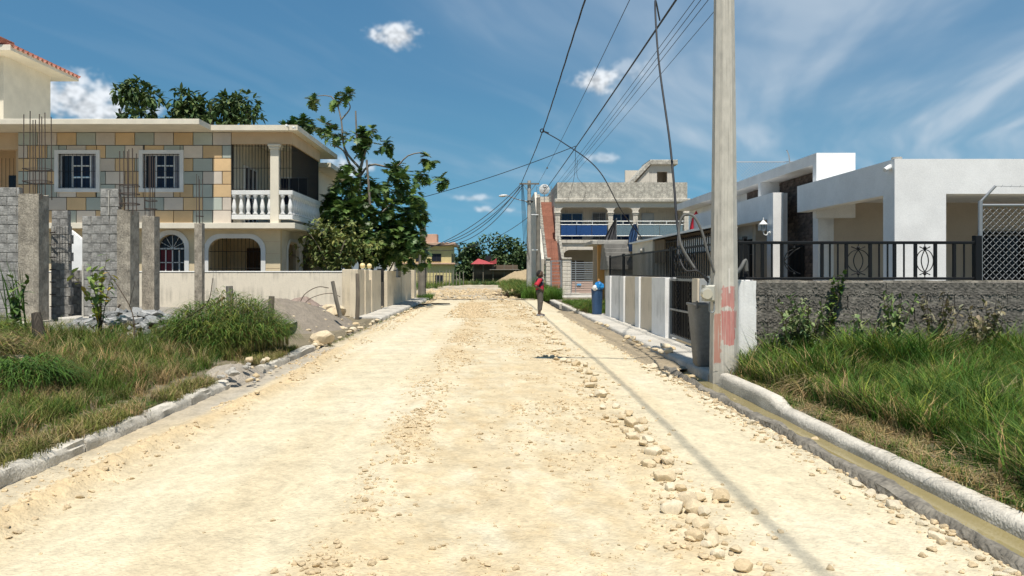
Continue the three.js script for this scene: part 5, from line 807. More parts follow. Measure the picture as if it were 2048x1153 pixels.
{
  const R = rng(71), A = [[], [], []], B = [[], [], []], pick = (x, z) => { const n = fbm(x * .7 + 3, z * .7, 4), m = fbm(x * 2.1, z * 2.1 + 8, 3); return [n, m]; };
  // verge under the block wall: thick and green, straw near the kerb
  for (let i = 0; i < 16500; i++) {
    const x = 3.33 + R() * 6.4, z = -2.2 - R() * 9.1, [n, m] = pick(x, z); let k = R() < .5 ? 0 : R() < .5 ? 2 : 1; const edge = sst(3.85, 3.4, x + (n - .5) * .9);
    if (R() < edge * .3) continue; let c = gcol(R, R() < .25 ? YEL : R() < .5 ? GREEND : GREEN); if (R() < .08 + edge * .62 * sst(.35, .55, m)) c = gcol(R, DRY); if (edge > .5) k = 1;
    const s = (.7 + .55 * n + .5 * sst(.45, .7, m)) * lerp(1, .6, edge) * (1 + .5 * sst(9, 11, -z)); A[k].push([x, groundH(x, z) - .01, z, R() * 6.28, s, c, (R() - .5) * .3]);
  }
  for (let i = 0; i < 1300; i++) { const z = -2.6 - R() * 12.4, x = -3.74 - R() * .25; if (-z > 10.3 && -z < 12.2) continue; if (fbm(z * 1.3, 6, 3) < .42) continue; B[1].push([x, .1, z, R() * 6.28, .45 + R() * .5, gcol(R, R() < .45 ? DRY : OLIVE), (R() - .5) * .9]); }
  for (let i = 0; i < 260; i++) { const z = -3 - R() * 7.2, x = 3.27 + R() * .12; if (fbm(z * 1.5, 9, 3) < .5) continue; A[1].push([x, .09, z, R() * 6.28, .4 + R() * .4, gcol(R, R() < .5 ? DRY : GREEN), (R() - .5) * .9]); }
  // grown-over lot edge opposite: patchy, half dry
  for (let i = 0; i < 13000; i++) {
    const t = R(), x = -3.84 - Math.pow(R(), 1.15) * 8.8, z = -2.3 - R() * 13.3, [n, m] = pick(x, z); const D = -z;
    if (D > 11.8 && x < -5.8 && R() < sst(12, 14, D) * .9) continue; if (D > 15 && x > -5.2) continue; if (x > -4.4 && D > 9.3 && D < 12.8 && R() < .85) continue; const bare = sst(.62, .72, fbm(x * .9 + 40, z * .9, 3)); if (R() < bare * .7) continue;
    let k = R() < .45 ? 0 : R() < .6 ? 1 : 2; if (x > -4.3) k = 1; let c = gcol(R, R() < .55 ? OLIVE : GREEN); if (R() < .18 + .55 * sst(.48, .66, m)) c = gcol(R, DRY); if (R() < .1) c = gcol(R, GREEND);
    B[k].push([x, groundH(x, z) - .015, z, R() * 6.28, (.55 + .75 * n) * (x > -4.3 ? .7 : 1) * (D > 12 ? 1.1 : 1), c, (R() - .5) * .4]);
  }
  A.forEach((l, k) => scatter('verge_grass', 'thick green grass on the verge below the grey block wall', CL[k], M.bladeMat, l));
  B.forEach((l, k) => scatter('lot_grass', 'patchy green and straw grass along the unfinished lot', CL[k], M.bladeMat, l));
  // far field and weeds round the crossing
  const Fg = [[], []];
  for (let i = 0; i < 5200; i++) { const D = 46 + R() * R() * 75, x = R() < .55 ? -9 + R() * 13 : 1.2 + R() * 2.6; if (D < 60 && x < 1.2 + (D - 46) * -.02 && x > -5.5) continue; if (D < 92 && x > -5 + (D - 76) * .1 && x < .8) continue; if (x > 3.9) continue; Fg[R() < .5 ? 0 : 1].push([x, groundH(x, -D), -D, R() * 6.28, 1.2 + R() * 1.5, gcol(R, R() < .5 ? OLIVE : GREEND), 0]); }
  for (let i = 0; i < 900; i++) { const D = 41 + R() * 10, x = 1.9 + R() * 1.9; if (D < 44 && x < 2.9) continue; Fg[0].push([x, .02, -D, R() * 6.28, 1.0 + R() * 1.6, gcol(R, GREEN), 0]); }
  for (let i = 0; i < 1100; i++) { const D = 27 + R() * 11, x = 3.55 + R() * 1.9; Fg[1].push([x, .1, -D, R() * 6.28, .8 + R() * .7, gcol(R, R() < .3 ? OLIVE : GREEN), 0]); }
  for (let i = 0; i < 260; i++) { const D = 38 + R() * 8, x = -4.35 + R() * .75; if (D < 43.2 && x < -3.62) continue; Fg[0].push([x, .02, -D, R() * 6.28, .7 + R() * .6, gcol(R, GREEN), 0]); }
  for (let i = 0; i < 120; i++) { const D = 16 + R() * 26, x = -3.62 + R() * .14; Fg[1].push([x, .0, -D, R() * 6.28, .3 + R() * .35, gcol(R, OLIVE), 0]); }
  Fg.forEach((l, k) => scatter('field_grass', 'rough grass and weeds round the far crossing', CL[k ? 1 : 2], M.bladeMat, l));
}
// straw lying on the kerb edges
{ const R = rng(19), q = quads(); const straw = (n, fx, fz) => { for (let i = 0; i < n; i++) { const x = fx(), z = fz(), a = R() * 6.28, L = .06 + R() * .2, y = groundH(x, z) + .02 + R() * .06, w = .0035, dx = Math.cos(a), dz = Math.sin(a), c = gcol(R, DRY, .3), ye = y + (R() - .3) * .05; q.quad([x - dz * w, y, z + dx * w], [x + dz * w, y, z - dx * w], [x + dx * L + dz * w, ye, z + dz * L - dx * w], [x + dx * L - dz * w, ye, z + dz * L + dx * w], c); } };
  straw(1300, () => 3.36 + R() * R() * .9, () => -3 - R() * 7.4); straw(900, () => -3.9 - R() * 4, () => -3 - R() * 10); const m = part(scene, 'dry_straw', q.geo(), M.bladeMat, true); tag(m, 'dry straw lying in tufts along the kerbs', 'straw', undefined, 'stuff'); }
// tall arching grass mound at the lot corner
function grassBush(name, label, cx, cz, r, h, n, cols, seed) {
  const R = rng(seed), q = quads(), y0 = groundH(cx, cz);
  for (let i = 0; i < n; i++) {
    const a = R() * 6.28, rr = Math.sqrt(R()) * r, bx = cx + Math.cos(a) * rr, bz = cz + Math.sin(a) * rr, H = h * (1 - .55 * (rr / r) ** 2) * (.3 + R() * .7) * (.55 + .9 * fbm(bx * 2.2 + seed, bz * 2.2, 3)), la = a + (R() - .5) * 2.4, L = .16 + R() * .3, col = gcol(R, cols[Math.floor(R() * cols.length)]), w = .006 + R() * .006, px = -Math.sin(la), pz = Math.cos(la);
    const o = [bx, y0 + H, bz]; let prev = o, pw = w; for (let s = 1; s <= 3; s++) { const t = s / 3, c = [o[0] + Math.cos(la) * L * t, o[1] + L * (.75 * t - 1.0 * t * t), o[2] + Math.sin(la) * L * t], cw = w * (1 - t); q.quad([prev[0] - px * pw, prev[1], prev[2] - pz * pw], [prev[0] + px * pw, prev[1], prev[2] + pz * pw], [c[0] + px * cw, c[1], c[2] + pz * cw], [c[0] - px * cw, c[1], c[2] - pz * cw], col); prev = c; pw = cw; }
    if (R() < .35) { const k = .003; q.quad([bx - k, y0, bz], [bx + k, y0, bz], [o[0] + k, o[1], o[2]], [o[0] - k, o[1], o[2]], gcol(R, R() < .5 ? DRY : OLIVE)); }
  }
  const t = thing(name, label, 'plant', [cx, y0, cz]); part(t, 'foliage', q.geo(), M.bladeMat, true); return t;
}
grassBush('tall_grass_clump', 'large arching mound of tall green grass beside the dirt heap', -4.95, -13.9, 1.15, .95, 5200, [GREEN, GREEN, GREEND, YEL, OLIVE], 5);
grassBush('tall_grass_clump', 'brownish tall weeds clump at the lot edge near the rubble', -7.3, -9.6, 1.1, .55, 2600, [OLIVE, DRY, OLIVE, YEL, [.12, .09, .05]], 6);
grassBush('tall_grass_clump', 'dark green tuft of tall grass growing out of the lot verge', -5.6, -8.9, .5, .42, 1000, [GREEN, GREEND], 7);
grassBush('tall_grass_clump', 'bushy weeds by the unfinished block wall footing', -9.0, -11.8, 1.3, .6, 2600, [GREEN, OLIVE, YEL], 8);
grassBush('tall_grass_clump', 'straw coloured bent grass tuft behind the stepped kerb', 3.98, -9.0, .38, .2, 700, [DRY, DRY, OLIVE], 9);
grassBush('tall_grass_clump', 'tall weedy grass clump at the foot of the street lamp pole', 2.6, -46.2, 1.0, 1.1, 1600, [GREEN, GREEND, YEL], 10);
grassBush('tall_grass_clump', 'low green weeds filling the strip before the blue bin', 4.2, -28.6, 1.0, .5, 1800, [GREEN, GREEND, YEL], 11);
// leafy weeds: stem and leaves
function weed(name, label, x, z, h, spread, nStem, leaves, L, W, cols, seed, y = groundH(x, z), climb = false) {
  const R = rng(seed), t = thing(name, label, 'plant', [x, y, z]), st = [], q = quads();
  for (let s = 0; s < nStem; s++) {
    const a = R() * 6.28, k = spread * (.3 + R()), H = h * (.65 + R() * .45), tip = climb ? [x + (s + 1) * spread * .35, y + H, z + .03] : [x + Math.cos(a) * k, y + H, z + Math.sin(a) * k], mid = [lerp(x, tip[0], .35) + (R() - .5) * .06, y + H * .55, lerp(z, tip[2], .35)];
    const pts = [[x + (R() - .5) * .05, y - .03, z + (R() - .5) * .03], mid, tip], cv = new THREE.CatmullRomCurve3(pts.map((p) => V(...p))); st.push(taper(pts, .008 + h * .004, .003, 8, 5));
    for (let i = 0; i < leaves; i++) { const u = .25 + .75 * (i + R()) / leaves, p = cv.getPoint(Math.min(1, u)), d = rdir(R, .25); leafInto(q, p, d, V(0, 1, 0), L * (.6 + R() * .6), W * (.7 + R() * .5), gcol(R, cols[Math.floor(R() * cols.length)], .25), 0, .35); }
  }
  part(t, 'stem', st, M.twig); part(t, 'leaves', q.geo(), M.leaf, true); return t;
}
weed('yellowing_shrub', 'young shrub with green and yellow leaves before the rubble heap', -6.85, -13.1, 1.35, .5, 8, 16, .15, .1, [[.17, .25, .06], [.2, .29, .07], [.2, .29, .07], [.62, .42, .03], [.26, .32, .06]], 51);
weed('leafy_sapling', 'slender leafy green sapling beside the big concrete column', -8.05, -12.6, 1.0, .22, 4, 22, .15, .09, [[.13, .21, .05], [.1, .17, .04]], 52);
for (const [x, z, h, s, n, pale, lab] of [[4.62, -10.95, 1.15, .42, 20, 0, 'bushy weed with pointed leaves at the foot of the climbing vine'], [4.25, -10.9, .8, .25, 9, 0, 'small leafy weed by the white wall end'], [5.85, -10.95, 1.1, .26, 12, 0, 'leafy weed against the wall between two ring ornaments'], [5.4, -10.85, .85, .25, 9, 0, 'low broad weed in the grass between vine and leafy weed'], [6.55, -11.1, 1.15, .3, 10, 1, 'dry pale leaved weed against the wall under the small ring ornament'], [7.35, -11.1, 1.0, .25, 9, 1, 'drying weed against the wall below the railing end post'], [7.0, -10.8, .85, .25, 7, 1, 'wilted weed sprig in the grass before the wall'], [8.3, -11.0, .8, .3, 7, 0, 'green weed against the wall under the chain link']]) weed('wall_weed', lab, x, z, h, s, n, 22, .12, .055, pale ? [[.30, .27, .17], [.24, .22, .12], [.2, .19, .1]] : [[.20, .27, .10], [.14, .22, .06], [.25, .30, .13]], Math.round(x * 100));
weed('climbing_vine', 'green vine climbing the block wall through the iron railing', 5.05, -11.33, 1.95, .28, 3, 46, .07, .07, [GREEN, YEL, GREEND], 66, .1, true);
{ const t = thing('reed_tuft', 'stiff upright reed leaves before the big concrete column', 'plant', [-8.35, .4, -13.2]), R = rng(23), q = quads(); for (let i = 0; i < 11; i++) { const x = -8.35 + (R() - .5) * .3, z = -13.2 + (R() - .5) * .2, L = 1.0 + R() * .6, a = -1 + R() * 1.2, dx = -.35 + R() * .35, c = gcol(R, GREEND), w = .016; let p = [x, .4, z], pw = w; for (let s = 1; s <= 4; s++) { const u = s / 4, n = [x + dx * u * u * 1.0, .4 + L * u, z + .1 * u], nw = w * (1 - u * u); q.quad([p[0] - pw, p[1], p[2]], [p[0] + pw, p[1], p[2]], [n[0] + nw, n[1], n[2]], [n[0] - nw, n[1], n[2]], c); p = n; pw = nw; } } part(t, 'leaves', q.geo(), M.leafGloss, true); }
{ const t = thing('dead_branch', 'bare dark branch leaning in the weeds by the grass mound', 'branch', [-5.6, .4, -13]); part(t, 'limb', [taper([[-5.7, .4, -13], [-5.45, .75, -13.2], [-5.1, 1.05, -13.4], [-5.0, 1.5, -13.4]], .018, .005), taper([[-5.2, .95, -13.35], [-4.95, 1.02, -13.3]], .008, .004)], M.twig);
  const t2 = thing('dead_branch', 'thin bare twig standing beside the yellowing shrub', 'branch', [-6.3, .4, -13]); part(t2, 'limb', [taper([[-6.2, .4, -13], [-6.3, .9, -13.1], [-6.6, 1.35, -13.2], [-6.85, 1.7, -13.2]], .013, .004), taper([[-6.35, 1.0, -13.1], [-6.25, 1.45, -13.1]], .007, .003)], M.twig);
  const s = thing('tree_stump', 'short rotten wooden stump in the grass before the rubble', 'stump', [-7.2, .35, -11.9]); part(s, 'wood', [taper([[-7.15, .3, -11.9], [-7.2, .6, -11.9], [-7.28, .95, -11.95]], .12, .07, 8, 8)], mat([.10, .08, .06], { map: T.wood, bump: T.wood, bs: .02 })); }
// ---------------------------------------------------------------- trees
function tree(name, label, base, limbs, clusters, o) {
  const R = rng(o.seed), t = thing(name, label, 'tree', base, o.group), q = quads(), tw = [];
  part(t, 'trunk', limbs.map(([pts, a, b]) => taper(pts, a, b, 14, 7)), o.bark || M.bark);
  for (const [x, y, z, r, n] of clusters) for (let i = 0; i < n; i++) {
    const d = rdir(R, .15), rr = r * (.35 + .65 * Math.cbrt(R())), c = V(x + d.x * rr, y + d.y * rr * (o.flat || .85), z + d.z * rr);
    for (let k = 0; k < (o.tuft || 3); k++) { const dd = rdir(R, o.up ?? -.1).lerp(d, .45); leafInto(q, c, dd, V(0, 1, 0), o.L * (.65 + R() * .6), o.W * (.7 + R() * .5), gcol(R, o.cols[Math.floor(R() * o.cols.length)], .3), o.lobed, o.droop ?? .3); }
  }
  const crown = part(t, 'crown', q.geo(), o.m || M.leaf, true); return t;
}
{ // breadfruit tree with bare arching limbs
  const P = (px, py, D) => [(px - 985) * D / 1500, 1.6 + (545 - py) * D / 1500, -D], D = 34, cl = [];
  const add = (px, py, r, n, dd = 0) => { const p = P(px, py, D + dd); cl.push([...p, r, n]); };
  for (const a of [[712, 278, .42, 15], [738, 264, .3, 10], [662, 270, .34, 11], [648, 252, .2, 6], [772, 290, .26, 8, .5], [690, 330, .2, 4], [735, 300, .34, 9]]) add(...a);
  for (const a of [[628, 203, .1, 6], [666, 200, .1, 5], [694, 193, .14, 7], [858, 318, .2, 8], [848, 350, .22, 8], [880, 362, .24, 9]]) add(...a);
  const R = rng(77); for (let i = 0; i < 78; i++) { const px = 650 + R() * 185, py = 350 + Math.sqrt(R()) * 170; if ((px < 690 && py < 370) || (px > 800 && py < 380)) continue; add(px, py, .42 + R() * .35, 13, (R() - .5) * 3.5); }
  add(815, 360, .5, 16); add(790, 345, .4, 12); add(842, 430, .22, 9); add(845, 437, .2, 7, 6);
  const L = (l, a, b) => [l.map(([x, y, d = 0]) => P(x, y, D + d)), a, b];
  tree('breadfruit_tree', 'breadfruit tree with large lobed leaves and bare arching limbs', [(722 - 985) * D / 1500, .1, -D], [L([[722, 625], [722, 480], [718, 400], [722, 330], [735, 290]], .16, .06), L([[718, 355], [700, 330], [685, 300], [665, 290]], .07, .03), L([[722, 340], [690, 300], [682, 240], [672, 205], [660, 192], [635, 192]], .06, .02), L([[682, 240], [700, 215], [694, 200]], .04, .02), L([[745, 620, -.5], [742, 450, -.5], [733, 320, -.5]], .08, .05), L([[715, 360], [740, 330], [790, 335], [815, 312], [850, 306], [862, 315]], .06, .02), L([[660, 620, -1], [680, 480, -1], [688, 412, -1]], .11, .07), L([[775, 620], [772, 560], [790, 520]], .06, .03), L([[715, 300], [712, 250], [711, 222]], .05, .035), L([[722, 480], [760, 430], [790, 400]], .07, .03)],
    cl, { seed: 4, L: .4, W: .34, lobed: 1, tuft: 4, droop: .45, up: -.15, cols: [[.095, .165, .04], [.07, .13, .035], [.14, .215, .05], [.055, .105, .03]], m: M.leafGloss, bark: mat([.36, .32, .27], { map: T.wood, bump: T.wood, bs: .01 }) });
  const c2 = []; for (let i = 0; i < 26; i++) { const px = 600 + R() * 150, py = 452 + R() * 85; if (px < 625 && py > 510) continue; c2.push([...P(px, py, 29 + R() * 1.4), .35 + R() * .25, 20]); }
  tree('loose_shrub', 'loose pale green shrub leaning over the boundary wall', [-6.4, .3, -29.5], [L([[675, 620, -4.5], [672, 540, -4.5], [690, 480, -4.5]], .05, .02), L([[670, 600, -4.5], [640, 500, -4.5], [605, 450, -4.5]], .04, .01)], c2, { seed: 9, L: .2, W: .13, tuft: 3, cols: [[.19, .23, .065], [.13, .175, .05], [.24, .26, .085]] });
  const c3 = []; for (let i = 0; i < 22; i++) { const px = 775 + R() * 52, py = 440 + R() * 72; c3.push([...P(px, py, 38 + R() * 2), .5, 24]); }
  tree('dark_leaf_tree', 'dense dark green small leaved tree next to the breadfruit tree', [-4.9, .1, -39], [[[[-4.9, 0, -39], [-4.9, 1.5, -39], [-4.7, 3, -39]], .1, .05]], c3, { seed: 11, L: .2, W: .13, tuft: 3, cols: [GREEND, [.06, .11, .03], GREEN] });
}
{ // mango trees behind the flat roof
  const mango = (label, x, z, top, rx, seed) => { const R = rng(seed), cl = [], y0 = top - 4.6; for (let i = 0; i < 26; i++) { const a = R() * 6.28, u = R(), r = rx * Math.sqrt(R()) * (u > .72 ? .55 : 1); cl.push([x + Math.cos(a) * r, y0 + u * 4.2, z + Math.sin(a) * r * .8, .75, 22]); } cl.push([x - rx * .25, top - .5, z, .55, 20], [x + rx * .4, top - 1.1, z, .5, 16]); tree('mango_tree', label, [x, 0, z], [[[[x, 0, z], [x + .2, 4, z], [x, 7, z]], .3, .18], [[[x, 6.5, z], [x - 1, 9, z], [x - 1.2, 11, z]], .15, .05], [[[x, 6.5, z], [x + 1, 9, z], [x + .8, 10.8, z]], .15, .05]], cl, { seed: seed + 1, L: .42, W: .2, tuft: 4, droop: .5, up: -.2, cols: [[.075, .13, .04], [.055, .10, .032], [.13, .185, .05]], group: 'mango trees behind the flat roof' }); };
  mango('tallest dark mango tree rising behind the flat roof beside the tower cloud', -20.2, -43, 12.7, 1.9, 101); mango('middle mango tree behind the flat roof with a rounded top', -17.2, -43, 12.0, 1.45, 111); mango('pointed mango tree behind the roof step over the tiled front', -14.6, -42, 11.6, 1.5, 121);
  const R = rng(7), q = quads(); const t = thing('palm_tree', 'palm with drooping fronds peeking over the balcony roof', 'tree', [-12.4, 0, -44]); for (let f = 0; f < 12; f++) { const a = f / 12 * 6.28, L = 2.2; for (let s = 0; s < 16; s++) { const u = .15 + s / 16 * .85, p = V(-12.4 + Math.cos(a) * L * u, 8.6 + 1.2 * u - 1.7 * u * u, -44 + Math.sin(a) * L * u); for (const sd of [-1, 1]) leafInto(q, p, V(Math.cos(a + sd * .9), -.5, Math.sin(a + sd * .9)), V(0, 1, 0), .55, .1, gcol(R, GREEND), 0, .3); } } part(t, 'trunk', [taper([[-12.4, 0, -44], [-12.3, 4, -44], [-12.4, 8.6, -44]], .18, .12)], M.bark); part(t, 'crown', q.geo(), M.leaf, true);
  const c = []; for (let i = 0; i < 8; i++) c.push([-11.6 + R() * 1.2, 9.2 + R() * .9, -42, .5, 14]); tree('roofline_tree', 'small lobed leaf treetop just above the balcony roof', [-11, 0, -42], [[[[-11, 0, -42], [-11, 5, -42], [-11, 9.3, -42]], .15, .06]], c, { seed: 15, L: .5, W: .4, lobed: 1, tuft: 3, cols: [GREEND, [.04, .075, .022]] });
}
{ // the wood beyond the hut
  const R = rng(55), spots = [[-14, -150, 6.5], [-9.5, -146, 5.6], [-6, -152, 6.2], [-3, -150, 7.3], [0.3, -150, 9.2], [3.2, -152, 8.6], [6.4, -149, 7.2], [9, -150, 7.6], [-1.5, -142, 4.6], [4.5, -140, 5.0], [7.2, -141, 5.4], [-5, -138, 4.0], [-17, -147, 6.5], [12, -148, 7.4], [-21, -150, 7], [16, -150, 7]];
  const where = ['behind the roof slab of the yellow house', 'beside the yellow house wall', 'between the yellow house and the hut', 'rising over the peak of the red hut roof', 'tallest of the wood, beyond the black water tank', 'high rounded crown next to the tallest tree', 'behind the street lamp pole', 'half hidden by the stair wall', 'low before the red hut end', 'low behind the sand heap', 'bushy beside the sand heap', 'low and pale at the hut corner', 'behind the split wooden pole', 'behind the balcony building stair', 'far behind the breadfruit tree', 'far behind the balcony building'];
  spots.forEach(([x, z, h], i) => { const cl = []; for (let k = 0; k < 14; k++) { const a = R() * 6.28, r = h * .42 * Math.sqrt(R()); cl.push([x + Math.cos(a) * r, h * (.22 + R() * .68), z + Math.sin(a) * r, h * .14 + .3, 40]); } cl.push([x, h * .9, z, h * .12 + .3, 30]); const t = tree('woodland_tree', 'dark green woodland tree ' + where[i], [x, 0, z], [[[[x, 0, z], [x + .2, h * .3, z], [x, h * .6, z]], .2, .1]], cl, { seed: 300 + i, L: .62, W: .5, tuft: 2, cols: [[.075, .125, .04], [.055, .10, .035], [.11, .16, .05], [.07, .115, .04]], group: 'trees of the wood beyond the crossing' }); });
  const q = quads(), R2 = rng(56); for (let i = 0; i < 26000; i++) { const a = (R2() - .5) * 2.6, D = 190 + R2() * 90, x = Math.sin(a) * D, z = -Math.cos(a) * D, y = Math.pow(R2(), .8) * (5.5 + 3 * fbm(a * 9, 3, 3)), d = rdir(R2); leafInto(q, V(x, y, z), d, V(0, 1, 0), 1.6, 1.4, gcol(R2, [.05, .08, .035], .35), 0, .2); } tag(part(scene, 'distant_woods', q.geo(), M.leaf, true), 'distant belt of woods along the horizon', 'woods', undefined, 'stuff');
}
// ================================================================ stones
function rockGeo(seed, det = 3) {
  const g = mergeVertices(new THREE.IcosahedronGeometry(1, det).deleteAttribute('uv').deleteAttribute('normal')), p = g.attributes.position, R = rng(seed), pl = [];
  for (let i = 0; i < 9; i++) pl.push([rdir(R), .5 + R() * .3]);                 // broken facets
  for (let i = 0; i < p.count; i++) { const v = V().fromBufferAttribute(p, i); let k = .86 + .34 * fbm(v.x * 1.6 + seed, v.y * 1.6 + v.z * 1.3, 3) + .12 * (fbm(v.x * 6 + seed, v.z * 6 + v.y * 5, 3) - .5); v.multiplyScalar(k); for (const [n, d] of pl) { const e = v.dot(n) - d; if (e > 0) v.addScaledVector(n, -e * .85); } p.setXYZ(i, v.x, v.y * .8, v.z); }
  g.computeVertexNormals(); return boxUV(toCreasedNormals(g, .38));
}
const RG = [1, 2, 3, 4, 5, 6, 7].map((s) => rockGeo(s * 13)), RGS = [1, 2, 3, 4].map((s) => rockGeo(s * 29, 1));
const RM = [[.68, .56, .38], [.64, .52, .34], [.72, .62, .45], [.60, .47, .29]].map((c) => mat(c, { map: T.grain }));
const RR = rng(404);
function rock(label, x, z, w, y = roadH(x, z), group, flat = 1, m) { const o = new THREE.Mesh(RG[Math.floor(RR() * RG.length)], m || RM[Math.floor(RR() * RM.length)]); o.name = numbered('limestone_rock'); const s = w / 1.65; o.scale.set(s * (.9 + RR() * .25), s * (.75 + RR() * .3) * flat, s * (.85 + RR() * .3)); o.rotation.set((RR() - .5) * .5, RR() * 6.28, (RR() - .5) * .5); o.position.set(x, y + s * .42 * flat, z); o.castShadow = o.receiveShadow = true; scene.add(o); return tag(o, label, 'rock', group); }
{
  const G = 'rocks in the row along the road', LB = (D, w) => (w < .085 ? 'small' : w < .14 ? 'middling' : 'large') + ' pale limestone rock in the road row ' + (D > 27.5 ? 'beyond the person' : D > 19 ? 'just short of the person' : D > 13.2 ? 'abreast of the iron gate' : D > 10 ? 'by the pole shadow' : D > 8 ? 'abreast of the raised kerb' : D > 5.6 ? 'abreast of the first low kerb joint' : 'past the big round rock');
  const list = [[1488, 1145, 34], [1472, 1108, 22], [1438, 1118, 26], [1443, 1070, 26], [1425, 1092, 34], [1387, 1082, 30], [1412, 1096, 20], [1402, 1058, 26], [1385, 1048, 24], [1408, 1036, 26], [1390, 1032, 36], [1347, 1028, 46], [1376, 1015, 40], [1398, 1006, 26], [1340, 984, 19], [1363, 986, 24], [1330, 964, 34], [1358, 952, 16], [1297, 936, 24], [1317, 928, 20], [1335, 932, 26], [1308, 912, 26], [1331, 905, 17], [1286, 908, 10], [1285, 895, 18], [1297, 886, 20], [1258, 882, 10], [1266, 881, 24], [1250, 869, 16], [1277, 868, 22], [1292, 864, 14], [1232, 856, 10], [1227, 847, 12], [1265, 855, 32], [1285, 850, 18], [1245, 842, 18], [1213, 840, 12], [1257, 834, 18], [1233, 818, 15], [1205, 820, 13], [1203, 797, 22], [1184, 796, 9], [1182, 777, 21], [1171, 768, 12], [1187, 764, 16], [1164, 757, 10], [1178, 750, 13], [1192, 752, 11], [1160, 745, 13], [1186, 740, 10], [1171, 736, 12], [1152, 733, 17], [1138, 727, 12], [1127, 724, 13], [1112, 722, 10], [1105, 716, 9], [1136, 704, 9], [1120, 703, 11], [1108, 706, 10], [1126, 692, 10], [1112, 690, 13], [1099, 690, 9], [1108, 680, 12], [1095, 676, 9], [1102, 668, 9], [1088, 664, 8], [1097, 657, 8], [1076, 655, 9], [1090, 651, 12], [1073, 648, 10]];
  for (const [px, py, w] of list) { const D = 2400 / (py - 545); rock(LB(D, w * D / 1500), (px - 985) * D / 1500, -D, w * D / 1500, undefined, G); }
  for (let i = 0; i < 56; i++) { const t = RR(), D = lerp(24, 43, t), x = 1.38 - .9 * sst(32, 43, D) + (RR() - .5) * .7; const w = .05 + RR() * .1; rock(LB(D, w), x, -D, w, undefined, G); }
  { const D = 2400 / (1004 - 545); rock('largest rounded pale rock standing apart beside the row of stones', (1442 - 985) * D / 1500, -D, 40 * D / 1500); }
  const L2 = (D) => 'broken limestone lump dumped on the pavement ' + (D > 20 ? 'near the blue bin end of the fence' : D > 15.3 ? 'before the beige fence panels' : 'before the iron gate'), G2 = 'rocks on the pavement';
  for (const [px, py, w] of [[1193, 648, 8], [1201, 650, 10], [1212, 652, 8], [1216, 654, 7], [1256, 678, 13], [1266, 680, 14], [1272, 686, 10], [1248, 684, 8], [1282, 690, 11], [1276, 693, 9], [1296, 699, 11], [1312, 703, 14], [1322, 706, 12], [1330, 697, 20], [1338, 706, 20], [1345, 700, 12], [1300, 684, 7]]) { const D = 1.46 * 1500 / (py - 545); rock(L2(D), (px - 985) * D / 1500, -D, w * D / 1500, .145, G2, .8); }
  const L3 = 'limestone chunk wedged along the broken gutter lip', G3 = 'stones along the gutter lip';
  for (let i = 0; i < 40; i++) { const D = 3.6 + RR() * 9, x = 2.72 - RR() * RR() * .18 + (D > 8 ? -.05 : 0), w = .05 + RR() * RR() * .1; rock((w < .075 ? 'small' : w < .11 ? 'middling' : 'large') + ' limestone chunk wedged along the broken gutter lip ' + (D > 8.3 ? 'across from the raised kerb' : D > 5.6 ? 'across from the low kerb' : 'where the lip is widest'), x, -D, w, undefined, G3, .8, RM[2]); }
  for (const [x, D, w] of [[3.06, 7.1, .1], [3.02, 9.3, .08], [3.0, 5.4, .07], [3.0, 11.2, .12], [3.06, 11.5, .1], [2.95, 12.1, .12]]) rock('wet ochre stone sitting in the muddy gutter water', x, -D, w, -.02, 'stones in the gutter', .8, RM[3]);
}
